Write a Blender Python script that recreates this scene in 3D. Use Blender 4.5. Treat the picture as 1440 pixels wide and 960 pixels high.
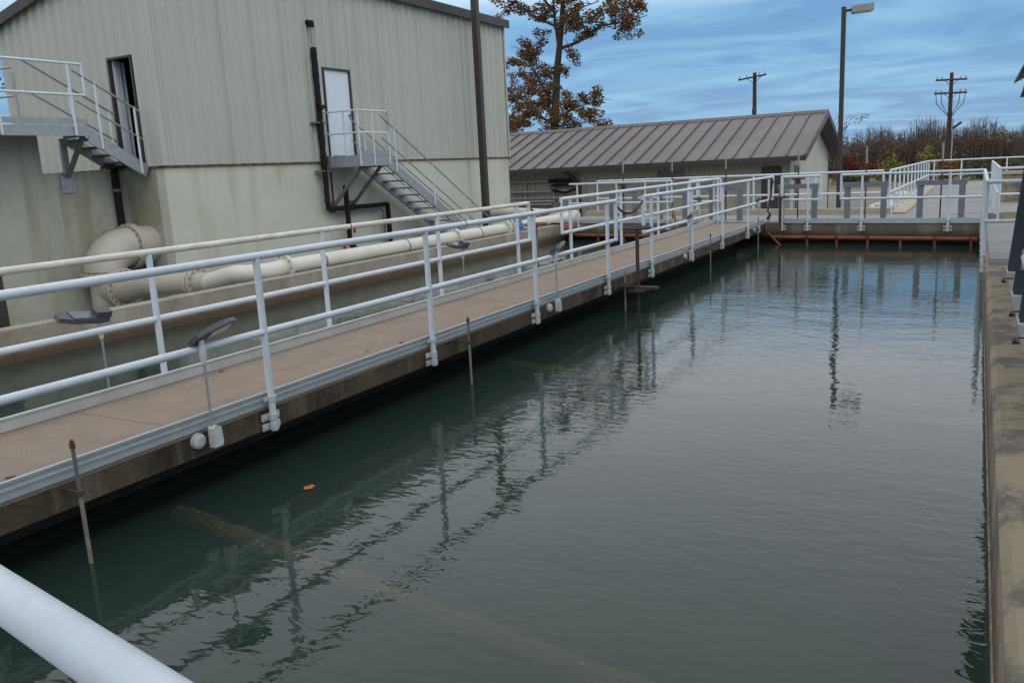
import bpy, math, random
from mathutils import Vector, Matrix
random.seed(7)
R = math.radians
scene = bpy.context.scene
for o in list(bpy.data.objects): bpy.data.objects.remove(o)

# ------------------------------------------------------------ camera
DECK_EYE = 1.575
cam_d = bpy.data.cameras.new('camera'); cam = bpy.data.objects.new('camera', cam_d)
scene.collection.objects.link(cam); scene.camera = cam
cam_d.sensor_width = 36.0; cam_d.lens = 1178 / 1440 * 36.0
cam_d.clip_start = 0.05; cam_d.clip_end = 3000
yaw, pit, roll = R(29.143), R(11.615), R(-2.934)
F = Vector((math.cos(yaw) * math.cos(pit), math.sin(yaw) * math.cos(pit), -math.sin(pit)))
r0 = Vector((math.sin(yaw), -math.cos(yaw), 0)); u0 = r0.cross(F)
r1 = math.cos(roll) * r0 + math.sin(roll) * u0; u1 = -math.sin(roll) * r0 + math.cos(roll) * u0
cam.matrix_world = Matrix(((r1.x, u1.x, -F.x, 0), (r1.y, u1.y, -F.y, 0), (r1.z, u1.z, -F.z, DECK_EYE), (0, 0, 0, 1)))
scene.render.resolution_x, scene.render.resolution_y = 1024, 682

# ------------------------------------------------------------ world, sun, exposure
SUN_EL, SUN_AZ = 48, 235      # direction the light comes from (azimuth from +X, counter-clockwise)
world = bpy.data.worlds.new('World'); scene.world = world; world.use_nodes = True
wn, wl = world.node_tree.nodes, world.node_tree.links
wn.clear()
wout = wn.new('ShaderNodeOutputWorld'); bg = wn.new('ShaderNodeBackground'); bg.inputs['Strength'].default_value = 0.1
sky = wn.new('ShaderNodeTexSky'); sky.sky_type = 'NISHITA'; sky.sun_disc = False
sky.sun_elevation = R(SUN_EL); sky.sun_rotation = R(90 - SUN_AZ); sky.air_density = 1.2; sky.dust_density = 0.6; sky.ozone_density = 2.0
tc = wn.new('ShaderNodeTexCoord'); sep = wn.new('ShaderNodeSeparateXYZ'); wl.new(tc.outputs['Generated'], sep.inputs[0])
def wmath(op, a, b=None, clamp=False):
    n = wn.new('ShaderNodeMath'); n.operation = op; n.use_clamp = clamp
    for i, v in enumerate((a, b)):
        if v is None: continue
        if isinstance(v, (int, float)): n.inputs[i].default_value = v
        else: wl.new(v, n.inputs[i])
    return n.outputs[0]
zc = wmath('MAXIMUM', sep.outputs['Z'], 0.0)
den = wmath('ADD', zc, 0.05)
comb = wn.new('ShaderNodeCombineXYZ')
wl.new(wmath('DIVIDE', sep.outputs['X'], den), comb.inputs[0]); wl.new(wmath('DIVIDE', sep.outputs['Y'], den), comb.inputs[1])
mp = wn.new('ShaderNodeMapping'); mp.inputs['Rotation'].default_value = (0, 0, R(-28)); mp.inputs['Scale'].default_value = (1.0, 0.8, 1)
wl.new(comb.outputs[0], mp.inputs[0])
n1 = wn.new('ShaderNodeTexNoise'); n1.inputs['Scale'].default_value = 0.75; n1.inputs['Detail'].default_value = 9; n1.inputs['Roughness'].default_value = 0.55
n1.inputs['Distortion'].default_value = 0.9
wl.new(mp.outputs[0], n1.inputs['Vector'])
n2 = wn.new('ShaderNodeTexNoise'); n2.inputs['Scale'].default_value = 0.55; n2.inputs['Detail'].default_value = 5
wl.new(mp.outputs[0], n2.inputs['Vector'])
def wramp(src, stops):
    r = wn.new('ShaderNodeValToRGB'); el = r.color_ramp.elements
    while len(el) < len(stops): el.new(0.5)
    for e, (p, c) in zip(el, stops): e.position = p; e.color = c if len(c) == 4 else (*c, 1)
    wl.new(src, r.inputs[0]); return r.outputs[0]
streak = wramp(n1.outputs['Fac'], [(0.42, (0, 0, 0)), (0.72, (1, 1, 1))])
veil = wramp(n2.outputs['Fac'], [(0.40, (0, 0, 0)), (0.62, (1, 1, 1))])
high = wramp(sep.outputs['Z'], [(0.16, (0, 0, 0)), (0.225, (1, 1, 1))])       # cloud deck closes overhead
low = wramp(sep.outputs['Z'], [(0.0, (1, 1, 1)), (0.13, (0, 0, 0))])         # paler towards the horizon
def wmix(fac, a, b):
    m = wn.new('ShaderNodeMix'); m.data_type = 'RGBA'
    wl.new(fac, m.inputs['Factor']) if not isinstance(fac, (int, float)) else m.inputs['Factor'].__setattr__('default_value', fac)
    for s, v in (('A', a), ('B', b)):
        i = [x for x in m.inputs if x.name == s and x.type == 'RGBA'][0]
        if isinstance(v, tuple): i.default_value = (*v, 1)
        else: wl.new(v, i)
    return [x for x in m.outputs if x.type == 'RGBA'][0]
base = wmix(0.80, sky.outputs[0], (1.0, 3.3, 6.7))
base = wmix(wmath('MULTIPLY', low, 0.55), base, (3.6, 4.9, 6.6))
c1 = wmix(wmath('MULTIPLY', veil, 0.6), base, (2.2, 4.0, 6.6))
c2 = wmix(wmath('MULTIPLY', streak, 0.75), c1, (4.0, 7.1, 9.2))
c3 = wmix(wmath('MULTIPLY', high, 0.88), c2, (12.6, 12.9, 13.6))
wl.new(c3, bg.inputs['Color']); wl.new(bg.outputs[0], wout.inputs[0])

sun_d = bpy.data.lights.new('sun', 'SUN'); sun_d.energy = 0.5; sun_d.angle = R(25); sun_d.color = (1.0, 0.96, 0.9)
sun = bpy.data.objects.new('sun', sun_d); scene.collection.objects.link(sun)
sdir = Vector((math.cos(R(SUN_AZ)) * math.cos(R(SUN_EL)), math.sin(R(SUN_AZ)) * math.cos(R(SUN_EL)), math.sin(R(SUN_EL))))
sun.rotation_euler = sdir.to_track_quat('Z', 'Y').to_euler(); sun.location = (0, 0, 30)
vs = scene.view_settings
vs.view_transform = 'Standard'; vs.look = 'None'; vs.exposure = 0.0; vs.gamma = 1.0; vs.use_curve_mapping = False

# ------------------------------------------------------------ materials
def mat(name, c, c2=None, scale=6, rough=0.7, metal=0.0, bump=0.0, bscale=None, amount=1.0, streak=None, speck=None, band=None, spec=0.4, blotch=None):
    """c/c2 mottled by noise; streak=(col, amount, xy scale); speck=(col, scale, threshold); band=(col, z0, z1, amount); blotch=(col, scale, lo, hi, amount)"""
    m = bpy.data.materials.new(name); m.use_nodes = True
    nt = m.node_tree; N, L = nt.nodes, nt.links
    b = N['Principled BSDF']; b.inputs['Roughness'].default_value = rough; b.inputs['Metallic'].default_value = metal
    b.inputs['Specular IOR Level'].default_value = spec
    g = N.new('ShaderNodeNewGeometry')
    def noise(sc, detail=6, vec=None, rough_=0.6):
        n = N.new('ShaderNodeTexNoise'); n.inputs['Scale'].default_value = sc; n.inputs['Detail'].default_value = detail
        n.inputs['Roughness'].default_value = rough_; L.new(vec or g.outputs['Position'], n.inputs['Vector']); return n.outputs['Fac']
    def ramp(src, lo, hi):
        r = N.new('ShaderNodeMapRange'); r.inputs['From Min'].default_value = lo; r.inputs['From Max'].default_value = hi
        L.new(src, r.inputs['Value']); return r.outputs[0]
    def mul(a, k):
        n = N.new('ShaderNodeMath'); n.operation = 'MULTIPLY'; L.new(a, n.inputs[0])
        if isinstance(k, (int, float)): n.inputs[1].default_value = k
        else: L.new(k, n.inputs[1])
        return n.outputs[0]
    def mix(fac, a, bcol):
        n = N.new('ShaderNodeMix'); n.data_type = 'RGBA'; L.new(fac, n.inputs['Factor'])
        for s, v in (('A', a), ('B', bcol)):
            i = [x for x in n.inputs if x.name == s and x.type == 'RGBA'][0]
            if isinstance(v, tuple): i.default_value = (*v, 1)
            else: L.new(v, i)
        return [x for x in n.outputs if x.type == 'RGBA'][0]
    def vec(sx, sy, sz):
        n = N.new('ShaderNodeMapping'); n.inputs['Scale'].default_value = (sx, sy, sz); L.new(g.outputs['Position'], n.inputs[0]); return n.outputs[0]
    col = c
    nf = noise(scale)
    if c2: col = mix(mul(ramp(nf, 0.3, 0.7), amount), c, c2)
    if blotch: col = mix(mul(ramp(noise(blotch[1], 7, None, 0.65), blotch[2], blotch[3]), blotch[4]), col, blotch[0])
    if streak:
        s = streak[2]
        a = ramp(noise(1.0, 5, vec(s, s, s * 0.09)), 0.52, 0.72); a2 = ramp(noise(0.5), 0.3, 0.6)
        col = mix(mul(mul(a, a2), streak[1]), col, streak[0])
    if band:
        sx = N.new('ShaderNodeSeparateXYZ'); L.new(g.outputs['Position'], sx.inputs[0])
        jit = N.new('ShaderNodeMath'); jit.operation = 'MULTIPLY_ADD'; L.new(noise(5.0), jit.inputs[0]); jit.inputs[1].default_value = 0.16; L.new(sx.outputs[2], jit.inputs[2])
        off = 0.08
        col = mix(mul(ramp(jit.outputs[0], band[2] + off, band[1] + off), band[3]), col, band[0])
    if speck:
        v = N.new('ShaderNodeTexVoronoi'); v.inputs['Scale'].default_value = speck[1]; L.new(g.outputs['Position'], v.inputs['Vector'])
        col = mix(ramp(v.outputs['Distance'], speck[2], speck[2] * 0.6), col, speck[0])
    if isinstance(col, tuple): b.inputs['Base Color'].default_value = (*col, 1)
    else: L.new(col, b.inputs['Base Color'])
    rr = N.new('ShaderNodeMapRange'); rr.inputs['To Min'].default_value = max(0.02, rough - 0.1); rr.inputs['To Max'].default_value = min(1, rough + 0.1)
    L.new(nf, rr.inputs['Value']); L.new(rr.outputs[0], b.inputs['Roughness'])
    if bump:
        bn = N.new('ShaderNodeBump'); bn.inputs['Strength'].default_value = bump; bn.inputs['Distance'].default_value = 0.02
        L.new(noise(bscale or scale * 5, 8), bn.inputs['Height']); L.new(bn.outputs[0], b.inputs['Normal'])
    return m
M = {}
M['rail'] = mat('white_railing_paint', (0.62, 0.67, 0.72), (0.52, 0.57, 0.62), 3, rough=0.42, blotch=((0.42, 0.40, 0.32), 9, 0.58, 0.75, 0.35))
M['rail_old'] = mat('weathered_railing_paint', (0.66, 0.66, 0.60), (0.55, 0.53, 0.45), 4, rough=0.5, blotch=((0.38, 0.30, 0.20), 7, 0.52, 0.72, 0.5))
M['bracket'] = mat('bracket_metal', (0.55, 0.58, 0.58), (0.42, 0.42, 0.38), 12, rough=0.5)
M['alu'] = mat('toe_plate_aluminium', (0.47, 0.50, 0.52), (0.39, 0.42, 0.43), 5, rough=0.45, metal=0.25, blotch=((0.30, 0.29, 0.24), 6, 0.6, 0.8, 0.4))
M['toe_old'] = mat('weathered_toe_plate', (0.47, 0.49, 0.47), (0.40, 0.41, 0.38), 4, rough=0.5, blotch=((0.30, 0.28, 0.20), 4, 0.55, 0.75, 0.4))
M['galv'] = mat('galvanised_steel', (0.36, 0.38, 0.40), (0.28, 0.30, 0.32), 9, rough=0.5, metal=0.35)
M['galv_dark'] = mat('dull_galvanised_steel', (0.17, 0.17, 0.165), (0.12, 0.12, 0.115), 9, rough=0.6, metal=0.2)
M['gate'] = mat('gate_frame_aluminium', (0.20, 0.215, 0.23), (0.16, 0.175, 0.19), 7, rough=0.5, metal=0.3)
M['deck'] = mat('walkway_concrete', (0.27, 0.218, 0.168), (0.215, 0.175, 0.137), 3.0, rough=0.9, bump=0.5, bscale=70, speck=((0.45, 0.42, 0.36), 22, 0.13), blotch=((0.30, 0.20, 0.14), 1.1, 0.5, 0.7, 0.6))
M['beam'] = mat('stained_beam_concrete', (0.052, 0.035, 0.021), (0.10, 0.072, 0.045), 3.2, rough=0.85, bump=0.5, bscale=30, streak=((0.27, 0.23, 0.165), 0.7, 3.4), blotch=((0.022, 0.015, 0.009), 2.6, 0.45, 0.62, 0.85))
M['wall_tan'] = mat('channel_wall_concrete', (0.30, 0.245, 0.165), (0.24, 0.20, 0.14), 2.0, rough=0.9, bump=0.5, bscale=25, blotch=((0.105, 0.10, 0.092), 2.6, 0.48, 0.57, 0.85), band=((0.12, 0.06, 0.025), -0.40, -0.18, 0.9))
M['wall_left'] = mat('channel_wall_old_concrete', (0.33, 0.30, 0.24), (0.25, 0.22, 0.17), 2.5, rough=0.9, bump=0.5, bscale=25, streak=((0.48, 0.46, 0.40), 0.5, 3.0), blotch=((0.18, 0.15, 0.10), 2.3, 0.5, 0.68, 0.6), band=((0.085, 0.050, 0.028), -0.40, -0.24, 0.95))
M['wall_far'] = mat('dark_wall_concrete', (0.10, 0.082, 0.055), (0.17, 0.15, 0.115), 2.0, rough=0.9, bump=0.5, bscale=25, streak=((0.36, 0.36, 0.32), 0.6, 2.5), band=((0.06, 0.035, 0.018), -0.30, -0.14, 0.95))
M['conc_grey'] = mat('grey_deck_concrete', (0.255, 0.26, 0.255), (0.205, 0.21, 0.205), 1.2, rough=0.85, bump=0.2, bscale=40, blotch=((0.16, 0.155, 0.14), 1.6, 0.5, 0.75, 0.5))
M['conc_tan'] = mat('pale_curb_concrete', (0.42, 0.37, 0.28), (0.34, 0.29, 0.21), 2.0, rough=0.9, bump=0.3, bscale=30)
M['siding'] = mat('cream_siding', (0.445, 0.45, 0.395), (0.415, 0.42, 0.365), 0.6, rough=0.55, blotch=((0.36, 0.365, 0.305), 1.1, 0.5, 0.75, 0.3), streak=((0.34, 0.32, 0.24), 0.16, 3.0), speck=((0.12, 0.10, 0.08), 1.9, 0.03))
M['painted'] = mat('painted_base_concrete', (0.54, 0.55, 0.46), (0.49, 0.50, 0.41), 1.0, rough=0.75, bump=0.15, bscale=14, streak=((0.27, 0.22, 0.11), 0.85, 1.6), blotch=((0.47, 0.48, 0.38), 1.1, 0.5, 0.75, 0.4), band=((0.30, 0.235, 0.11), 2.05, 1.80, 0.55))
M['painted_dirty'] = mat('stained_tank_concrete', (0.40, 0.415, 0.35), (0.34, 0.35, 0.285), 0.8, rough=0.8, bump=0.2, bscale=14, streak=((0.17, 0.145, 0.07), 0.95, 1.5), blotch=((0.25, 0.225, 0.13), 0.9, 0.48, 0.66, 0.65))
M['rust_seam'] = mat('rusty_seam', (0.10, 0.085, 0.06), (0.22, 0.14, 0.06), 6, rough=0.9)
M['olive'] = mat('olive_siding', (0.36, 0.34, 0.27), (0.32, 0.30, 0.235), 0.8, rough=0.6, streak=((0.2, 0.18, 0.13), 0.3, 3.0))
M['olive_pale'] = mat('pale_gable_siding', (0.47, 0.465, 0.405), (0.43, 0.425, 0.365), 0.8, rough=0.6)
M['roof'] = mat('brown_metal_roof', (0.088, 0.073, 0.068), (0.076, 0.063, 0.059), 0.7, rough=0.45, spec=0.5)
M['trim'] = mat('dark_bronze_trim', (0.055, 0.047, 0.042), (0.045, 0.038, 0.034), 3, rough=0.5)
M['bronze'] = mat('bronze_pole_paint', (0.048, 0.040, 0.035), (0.038, 0.032, 0.028), 3, rough=0.5)
M['lamp_grey'] = mat('lamp_head_grey', (0.30, 0.29, 0.27), (0.25, 0.24, 0.22), 4, rough=0.5)
M['lens'] = mat('lamp_lens', (0.55, 0.56, 0.56), None, rough=0.2)
M['door'] = mat('pale_blue_white_door', (0.66, 0.72, 0.78), (0.62, 0.68, 0.74), 1.0, rough=0.45)
M['black'] = mat('black_wrap', (0.012, 0.012, 0.012), (0.02, 0.02, 0.02), 14, spec=0.15, rough=0.8, bump=0.6, bscale=25)
M['dark'] = mat('dark_interior', (0.03, 0.03, 0.03), (0.02, 0.02, 0.02), 2, rough=0.9)
M['charcoal'] = mat('charcoal_plastic', (0.045, 0.047, 0.055), (0.06, 0.063, 0.072), 6, rough=0.42)
M['solar'] = mat('solar_panel', (0.07, 0.078, 0.10), (0.09, 0.10, 0.125), 10, rough=0.22)
M['pipe_white'] = mat('white_pipe', (0.60, 0.58, 0.51), (0.53, 0.51, 0.44), 2.0, rough=0.5, blotch=((0.45, 0.40, 0.30), 3.0, 0.55, 0.8, 0.4))
M['pipe_beige'] = mat('beige_cast_pipe', (0.46, 0.425, 0.365), (0.41, 0.375, 0.315), 1.6, rough=0.55, bump=0.05, blotch=((0.30, 0.25, 0.17), 3.0, 0.55, 0.8, 0.4))
M['bolt'] = mat('rusty_bolt', (0.30, 0.24, 0.15), (0.2, 0.15, 0.09), 20, rough=0.8)
M['rust'] = mat('orange_rust_steel', (0.25, 0.085, 0.038), (0.13, 0.05, 0.027), 4, rough=0.85, bump=0.4, bscale=40)
M['rust_dark'] = mat('dark_rust_steel', (0.095, 0.045, 0.028), (0.05, 0.03, 0.022), 6, rough=0.85, bump=0.4, bscale=40)
M['iron'] = mat('black_iron', (0.045, 0.038, 0.033), (0.08, 0.055, 0.04), 6, rough=0.75, bump=0.3)
M['blue'] = mat('blue_coupling', (0.045, 0.17, 0.42), (0.035, 0.13, 0.32), 6, rough=0.45)
M['red'] = mat('red_handle', (0.42, 0.03, 0.02), (0.3, 0.02, 0.015), 6, rough=0.5)
M['slate'] = mat('slate_blue_steel', (0.050, 0.060, 0.075), (0.042, 0.050, 0.062), 3, rough=0.5)
M['ribbed'] = mat('pale_grey_ribbed', (0.40, 0.41, 0.40), (0.34, 0.35, 0.34), 3, rough=0.55)
M['awning'] = mat('grey_awning', (0.15, 0.16, 0.15), (0.12, 0.13, 0.12), 3, rough=0.6)
M['wood'] = mat('utility_pole_wood', (0.075, 0.045, 0.03), (0.05, 0.03, 0.02), 3, rough=0.9)
M['stake'] = mat('green_stake_pipe', (0.10, 0.14, 0.13), (0.14, 0.13, 0.10), 12, rough=0.6)
M['stake_tan'] = mat('crusted_stake_pipe', (0.27, 0.24, 0.18), (0.18, 0.16, 0.12), 14, rough=0.8)
M['crust'] = mat('crusted_beam', (0.42, 0.23, 0.09), (0.20, 0.14, 0.075), 4, rough=0.95, bump=1.0, bscale=20, speck=((0.7, 0.6, 0.38), 13, 0.2))
M['ground'] = mat('dry_grass_ground', (0.13, 0.115, 0.06), (0.095, 0.10, 0.045), 0.3, rough=1.0, bump=0.6, bscale=3, blotch=((0.19, 0.16, 0.10), 0.12, 0.5, 0.7, 0.6))
M['gravel'] = mat('yard_gravel', (0.20, 0.185, 0.155), (0.14, 0.13, 0.11), 2, rough=1.0, bump=0.8, bscale=20)
M['stone'] = mat('white_riprap', (0.62, 0.61, 0.58), (0.5, 0.48, 0.45), 3, rough=0.9, bump=0.4, bscale=6)
M['scum'] = mat('waterline_scum', (0.30, 0.29, 0.25), (0.12, 0.10, 0.07), 9, rough=0.9, bump=0.6)
M['bark'] = mat('oak_bark', (0.075, 0.058, 0.045), (0.045, 0.035, 0.027), 5, rough=0.95, bump=0.6)
M['brush'] = mat('bare_brush_stems', (0.085, 0.056, 0.040), (0.13, 0.095, 0.068), 0.5, rough=1.0)
M['fallen_leaf'] = mat('orange_leaf', (0.45, 0.16, 0.04), (0.35, 0.11, 0.03), 30, rough=0.7)
def leafmat(name, a, b):
    m = mat(name, a, b, 0.9, rough=0.8, blotch=(tuple(x * 0.55 for x in a), 1.7, 0.45, 0.7, 0.7)); return m
M['oak_leaf'] = leafmat('brown_oak_leaves', (0.21, 0.098, 0.038), (0.115, 0.07, 0.024))
M['red_leaf'] = leafmat('dark_red_leaves', (0.17, 0.028, 0.022), (0.12, 0.03, 0.02))
M['yellow_leaf'] = leafmat('yellow_green_leaves', (0.25, 0.215, 0.05), (0.16, 0.16, 0.04))
M['green_leaf'] = leafmat('dull_green_leaves', (0.075, 0.09, 0.035), (0.10, 0.09, 0.04))
M['orange_leaves'] = leafmat('orange_leaves', (0.30, 0.13, 0.04), (0.22, 0.10, 0.03))

def water_material():
    m = bpy.data.materials.new('murky_water'); m.use_nodes = True
    nt = m.node_tree; N, L = nt.nodes, nt.links; N.clear()
    out = N.new('ShaderNodeOutputMaterial'); g = N.new('ShaderNodeNewGeometry')
    def noise(sx, sy, sc, det, rot=0.0, dist=0.0):
        mpn = N.new('ShaderNodeMapping'); mpn.inputs['Scale'].default_value = (sx, sy, 1); mpn.inputs['Rotation'].default_value = (0, 0, rot); L.new(g.outputs['Position'], mpn.inputs[0])
        n = N.new('ShaderNodeTexNoise'); n.inputs['Scale'].default_value = sc; n.inputs['Detail'].default_value = det; n.inputs['Distortion'].default_value = dist
        L.new(mpn.outputs[0], n.inputs['Vector']); return n.outputs['Fac']
    fine = noise(1.0, 0.5, 13.0, 2.0, R(-30), 0.5); broad = noise(1.0, 0.5, 2.0, 1.5, R(-25), 0.4); patch = noise(1, 1, 0.33, 2)
    pr = N.new('ShaderNodeMapRange'); pr.inputs['From Min'].default_value = 0.35; pr.inputs['From Max'].default_value = 0.65; pr.inputs['To Min'].default_value = 0.15; pr.inputs['To Max'].default_value = 1.0
    L.new(patch, pr.inputs['Value'])
    mu = N.new('ShaderNodeMath'); mu.operation = 'MULTIPLY'; L.new(fine, mu.inputs[0]); L.new(pr.outputs[0], mu.inputs[1])
    ma = N.new('ShaderNodeMath'); ma.operation = 'MULTIPLY_ADD'; L.new(broad, ma.inputs[0]); ma.inputs[1].default_value = 1.2; L.new(mu.outputs[0], ma.inputs[2])
    bn = N.new('ShaderNodeBump'); bn.inputs['Strength'].default_value = 0.22; bn.inputs['Distance'].default_value = 0.016; L.new(ma.outputs[0], bn.inputs['Height'])
    fr = N.new('ShaderNodeFresnel'); fr.inputs['IOR'].default_value = 1.35; L.new(bn.outputs[0], fr.inputs['Normal'])
    gl = N.new('ShaderNodeBsdfGlossy'); gl.inputs['Roughness'].default_value = 0.03; gl.inputs['Color'].default_value = (1, 1, 1, 1); L.new(bn.outputs[0], gl.inputs['Normal'])
    df = N.new('ShaderNodeBsdfDiffuse')
    mc = N.new('ShaderNodeMix'); mc.data_type = 'RGBA'; L.new(noise(1, 1, 0.45, 3), mc.inputs['Factor'])
    ci = [x for x in mc.inputs if x.type == 'RGBA']; ci[0].default_value = (0.032, 0.060, 0.046, 1); ci[1].default_value = (0.042, 0.073, 0.057, 1)
    L.new([x for x in mc.outputs if x.type == 'RGBA'][0], df.inputs['Color'])
    tr = N.new('ShaderNodeBsdfTransparent'); tr.inputs['Color'].default_value = (0.75, 0.82, 0.75, 1)
    mx = N.new('ShaderNodeMixShader'); mx.inputs[0].default_value = 0.52; L.new(tr.outputs[0], mx.inputs[1]); L.new(df.outputs[0], mx.inputs[2])
    m2 = N.new('ShaderNodeMixShader'); L.new(fr.outputs[0], m2.inputs[0]); L.new(mx.outputs[0], m2.inputs[1]); L.new(gl.outputs[0], m2.inputs[2])
    L.new(m2.outputs[0], out.inputs[0]); return m
M['water'] = water_material()

# ------------------------------------------------------------ mesh helpers
COL = scene.collection
def frame_of(d):
    d = Vector(d).normalized(); a = Vector((0, 0, 1)) if abs(d.z) < 0.95 else Vector((1, 0, 0))
    s = d.cross(a).normalized(); return s, s.cross(d).normalized()
class MB:
    def __init__(s): s.v = []; s.f = []
    def box(s, x0, x1, y0, y1, z0, z1):
        i = len(s.v); s.v += [(x, y, z) for z in (z0, z1) for y in (y0, y1) for x in (x0, x1)]
        s.f += [tuple(i + k for k in q) for q in ((0, 2, 3, 1), (4, 5, 7, 6), (0, 1, 5, 4), (2, 6, 7, 3), (0, 4, 6, 2), (1, 3, 7, 5))]; return s
    def prism(s, poly, vec):
        i = len(s.v); n = len(poly); s.v += [tuple(p) for p in poly] + [tuple(Vector(p) + Vector(vec)) for p in poly]
        s.f.append(tuple(i + k for k in range(n))[::-1]); s.f.append(tuple(i + n + k for k in range(n)))
        for k in range(n): j = (k + 1) % n; s.f.append((i + k, i + j, i + n + j, i + n + k))
        return s
    def plan(s, poly, z0, z1): return s.prism([(x, y, z0) for x, y in poly], (0, 0, z1 - z0))
    def beam(s, a, b, w, h, up=(0, 0, 1)):
        a, b = Vector(a), Vector(b); d = (b - a).normalized(); sd = d.cross(Vector(up)).normalized(); u = sd.cross(d)
        return s.prism([a + sd * w / 2 * p + u * h / 2 * q for p, q in ((-1, -1), (1, -1), (1, 1), (-1, 1))], b - a)
    def tube(s, pts, r, n=10, caps=True):
        pts = [Vector(p) for p in pts]; m = len(pts); rr = r if isinstance(r, (list, tuple)) else [r] * m
        i0 = len(s.v); prev = None
        for k, p in enumerate(pts):
            d = (pts[min(k + 1, m - 1)] - pts[max(k - 1, 0)]).normalized()
            if prev is None: a, b = frame_of(d)
            else:
                a = (prev - d * prev.dot(d)).normalized(); b = a.cross(d)
            prev = a
            for q in range(n):
                t = 2 * math.pi * q / n; s.v.append(tuple(p + (a * math.cos(t) + b * math.sin(t)) * rr[k]))
        for k in range(m - 1):
            for q in range(n):
                q2 = (q + 1) % n; s.f.append((i0 + k * n + q, i0 + k * n + q2, i0 + (k + 1) * n + q2, i0 + (k + 1) * n + q))
        if caps: s.f.append(tuple(i0 + q for q in range(n))[::-1]); s.f.append(tuple(i0 + (m - 1) * n + q for q in range(n)))
        return s
    def disc(s, c, axis, r, t, n=20):
        c = Vector(c); a = Vector(axis).normalized() * t / 2; return s.tube([c - a, c + a], r, n)
    def ring(s, c, axis, R_, r, n=20, k=8):
        a, b = frame_of(axis); ax = Vector(axis).normalized(); c = Vector(c); i0 = len(s.v)
        for i in range(n):
            t = 2 * math.pi * i / n; d = a * math.cos(t) + b * math.sin(t)
            for j in range(k):
                u = 2 * math.pi * j / k; s.v.append(tuple(c + d * (R_ + r * math.cos(u)) + ax * r * math.sin(u)))
        for i in range(n):
            for j in range(k):
                s.f.append((i0 + i * k + j, i0 + ((i + 1) % n) * k + j, i0 + ((i + 1) % n) * k + (j + 1) % k, i0 + i * k + (j + 1) % k))
        return s
    def build(s, name, m, parent=None, smooth=True):
        off = Vector(parent['_o']) if parent is not None else Vector((0, 0, 0))
        me = bpy.data.meshes.new(name); me.from_pydata([tuple(Vector(v) - off) for v in s.v], [], s.f)
        me.validate(); me.update()
        if smooth:
            for p in me.polygons: p.use_smooth = True
            me.set_sharp_from_angle(angle=R(35))
        me.materials.append(M[m] if isinstance(m, str) else m)
        o = bpy.data.objects.new(name, me); COL.objects.link(o)
        if parent is not None:
            o.parent = parent; o['_o'] = tuple(off)
        else: o['_o'] = (0.0, 0.0, 0.0)
        return o
def bend(c, a0, a1, r, axis_u, axis_v, n=8):
    c, u, v = Vector(c), Vector(axis_u), Vector(axis_v)
    return [c + (u * math.cos(a0 + (a1 - a0) * i / n) + v * math.sin(a0 + (a1 - a0) * i / n)) * r for i in range(n + 1)]
def tag(o, label, cat, group=None):
    o['label'] = label; o['category'] = cat
    if group: o['group'] = group
    return o
def thing(name, loc, label, cat, group=None):
    o = bpy.data.objects.new(name, None); o.location = loc; o.empty_display_size = 0.1; COL.objects.link(o); o['_o'] = tuple(loc)
    return tag(o, label, cat, group)
def structure(o): o['kind'] = 'structure'; return o
def stuff(o): o['kind'] = 'stuff'; return o
def copy_tree(o, delta, parent=None):
    c = o.copy(); COL.objects.link(c)
    if parent is None: c.location = Vector(o.location) + Vector(delta)
    else: c.parent = parent
    for ch in list(o.children): copy_tree(ch, delta, c)
    return c

SK = 0.17                                   # the cross walls run slightly skew to the channel
def fx(y, x0=20.03): return x0 + SK * y     # front face of the far cross wall at a given y
WATER = -0.475

# ------------------------------------------------------------ setting
hole = [(-6, -0.5), (20.5, -0.5), (22.4, 10.6), (-6, 10.6)]
big = [(-500, -700), (900, -700), (900, 700), (-500, 700)]
g = MB(); g.v = [(x, y, -0.9) for x, y in big] + [(x, y, -0.9) for x, y in hole]
g.f = [(0, 1, 5, 4), (1, 2, 6, 5), (2, 3, 7, 6), (3, 0, 4, 7)]
structure(g.build('ground', 'ground', smooth=False))
structure(MB().plan([(-6, 10.62), (22.45, 10.62), (23.2, 10.62), (60, 10.62), (60, 15.3), (-6, 15.3)], -0.95, -0.893).build('yard_gravel', 'gravel', smooth=False))
structure(MB().plan([(23.3, 1.9), (60, 1.9), (60, 10.6), (24.6, 10.6)], -0.95, -0.894).build('side_yard_gravel', 'gravel', smooth=False))
structure(MB().plan([(-6, -0.4), (20.4, -0.4), (22.3, 10.6), (-6, 10.6)], -3.2, -3.0).build('basin_floor', 'dark', smooth=False))
w = MB(); w.v = [(0.2, -0.17, WATER), (fx(-0.2) + 0.4, -0.17, WATER), (fx(10.4) + 0.4, 10.41, WATER), (2.0, 10.41, WATER), ]; w.f = [(0, 1, 2, 3)]
structure(w.build('water', 'water', smooth=False))

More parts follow.
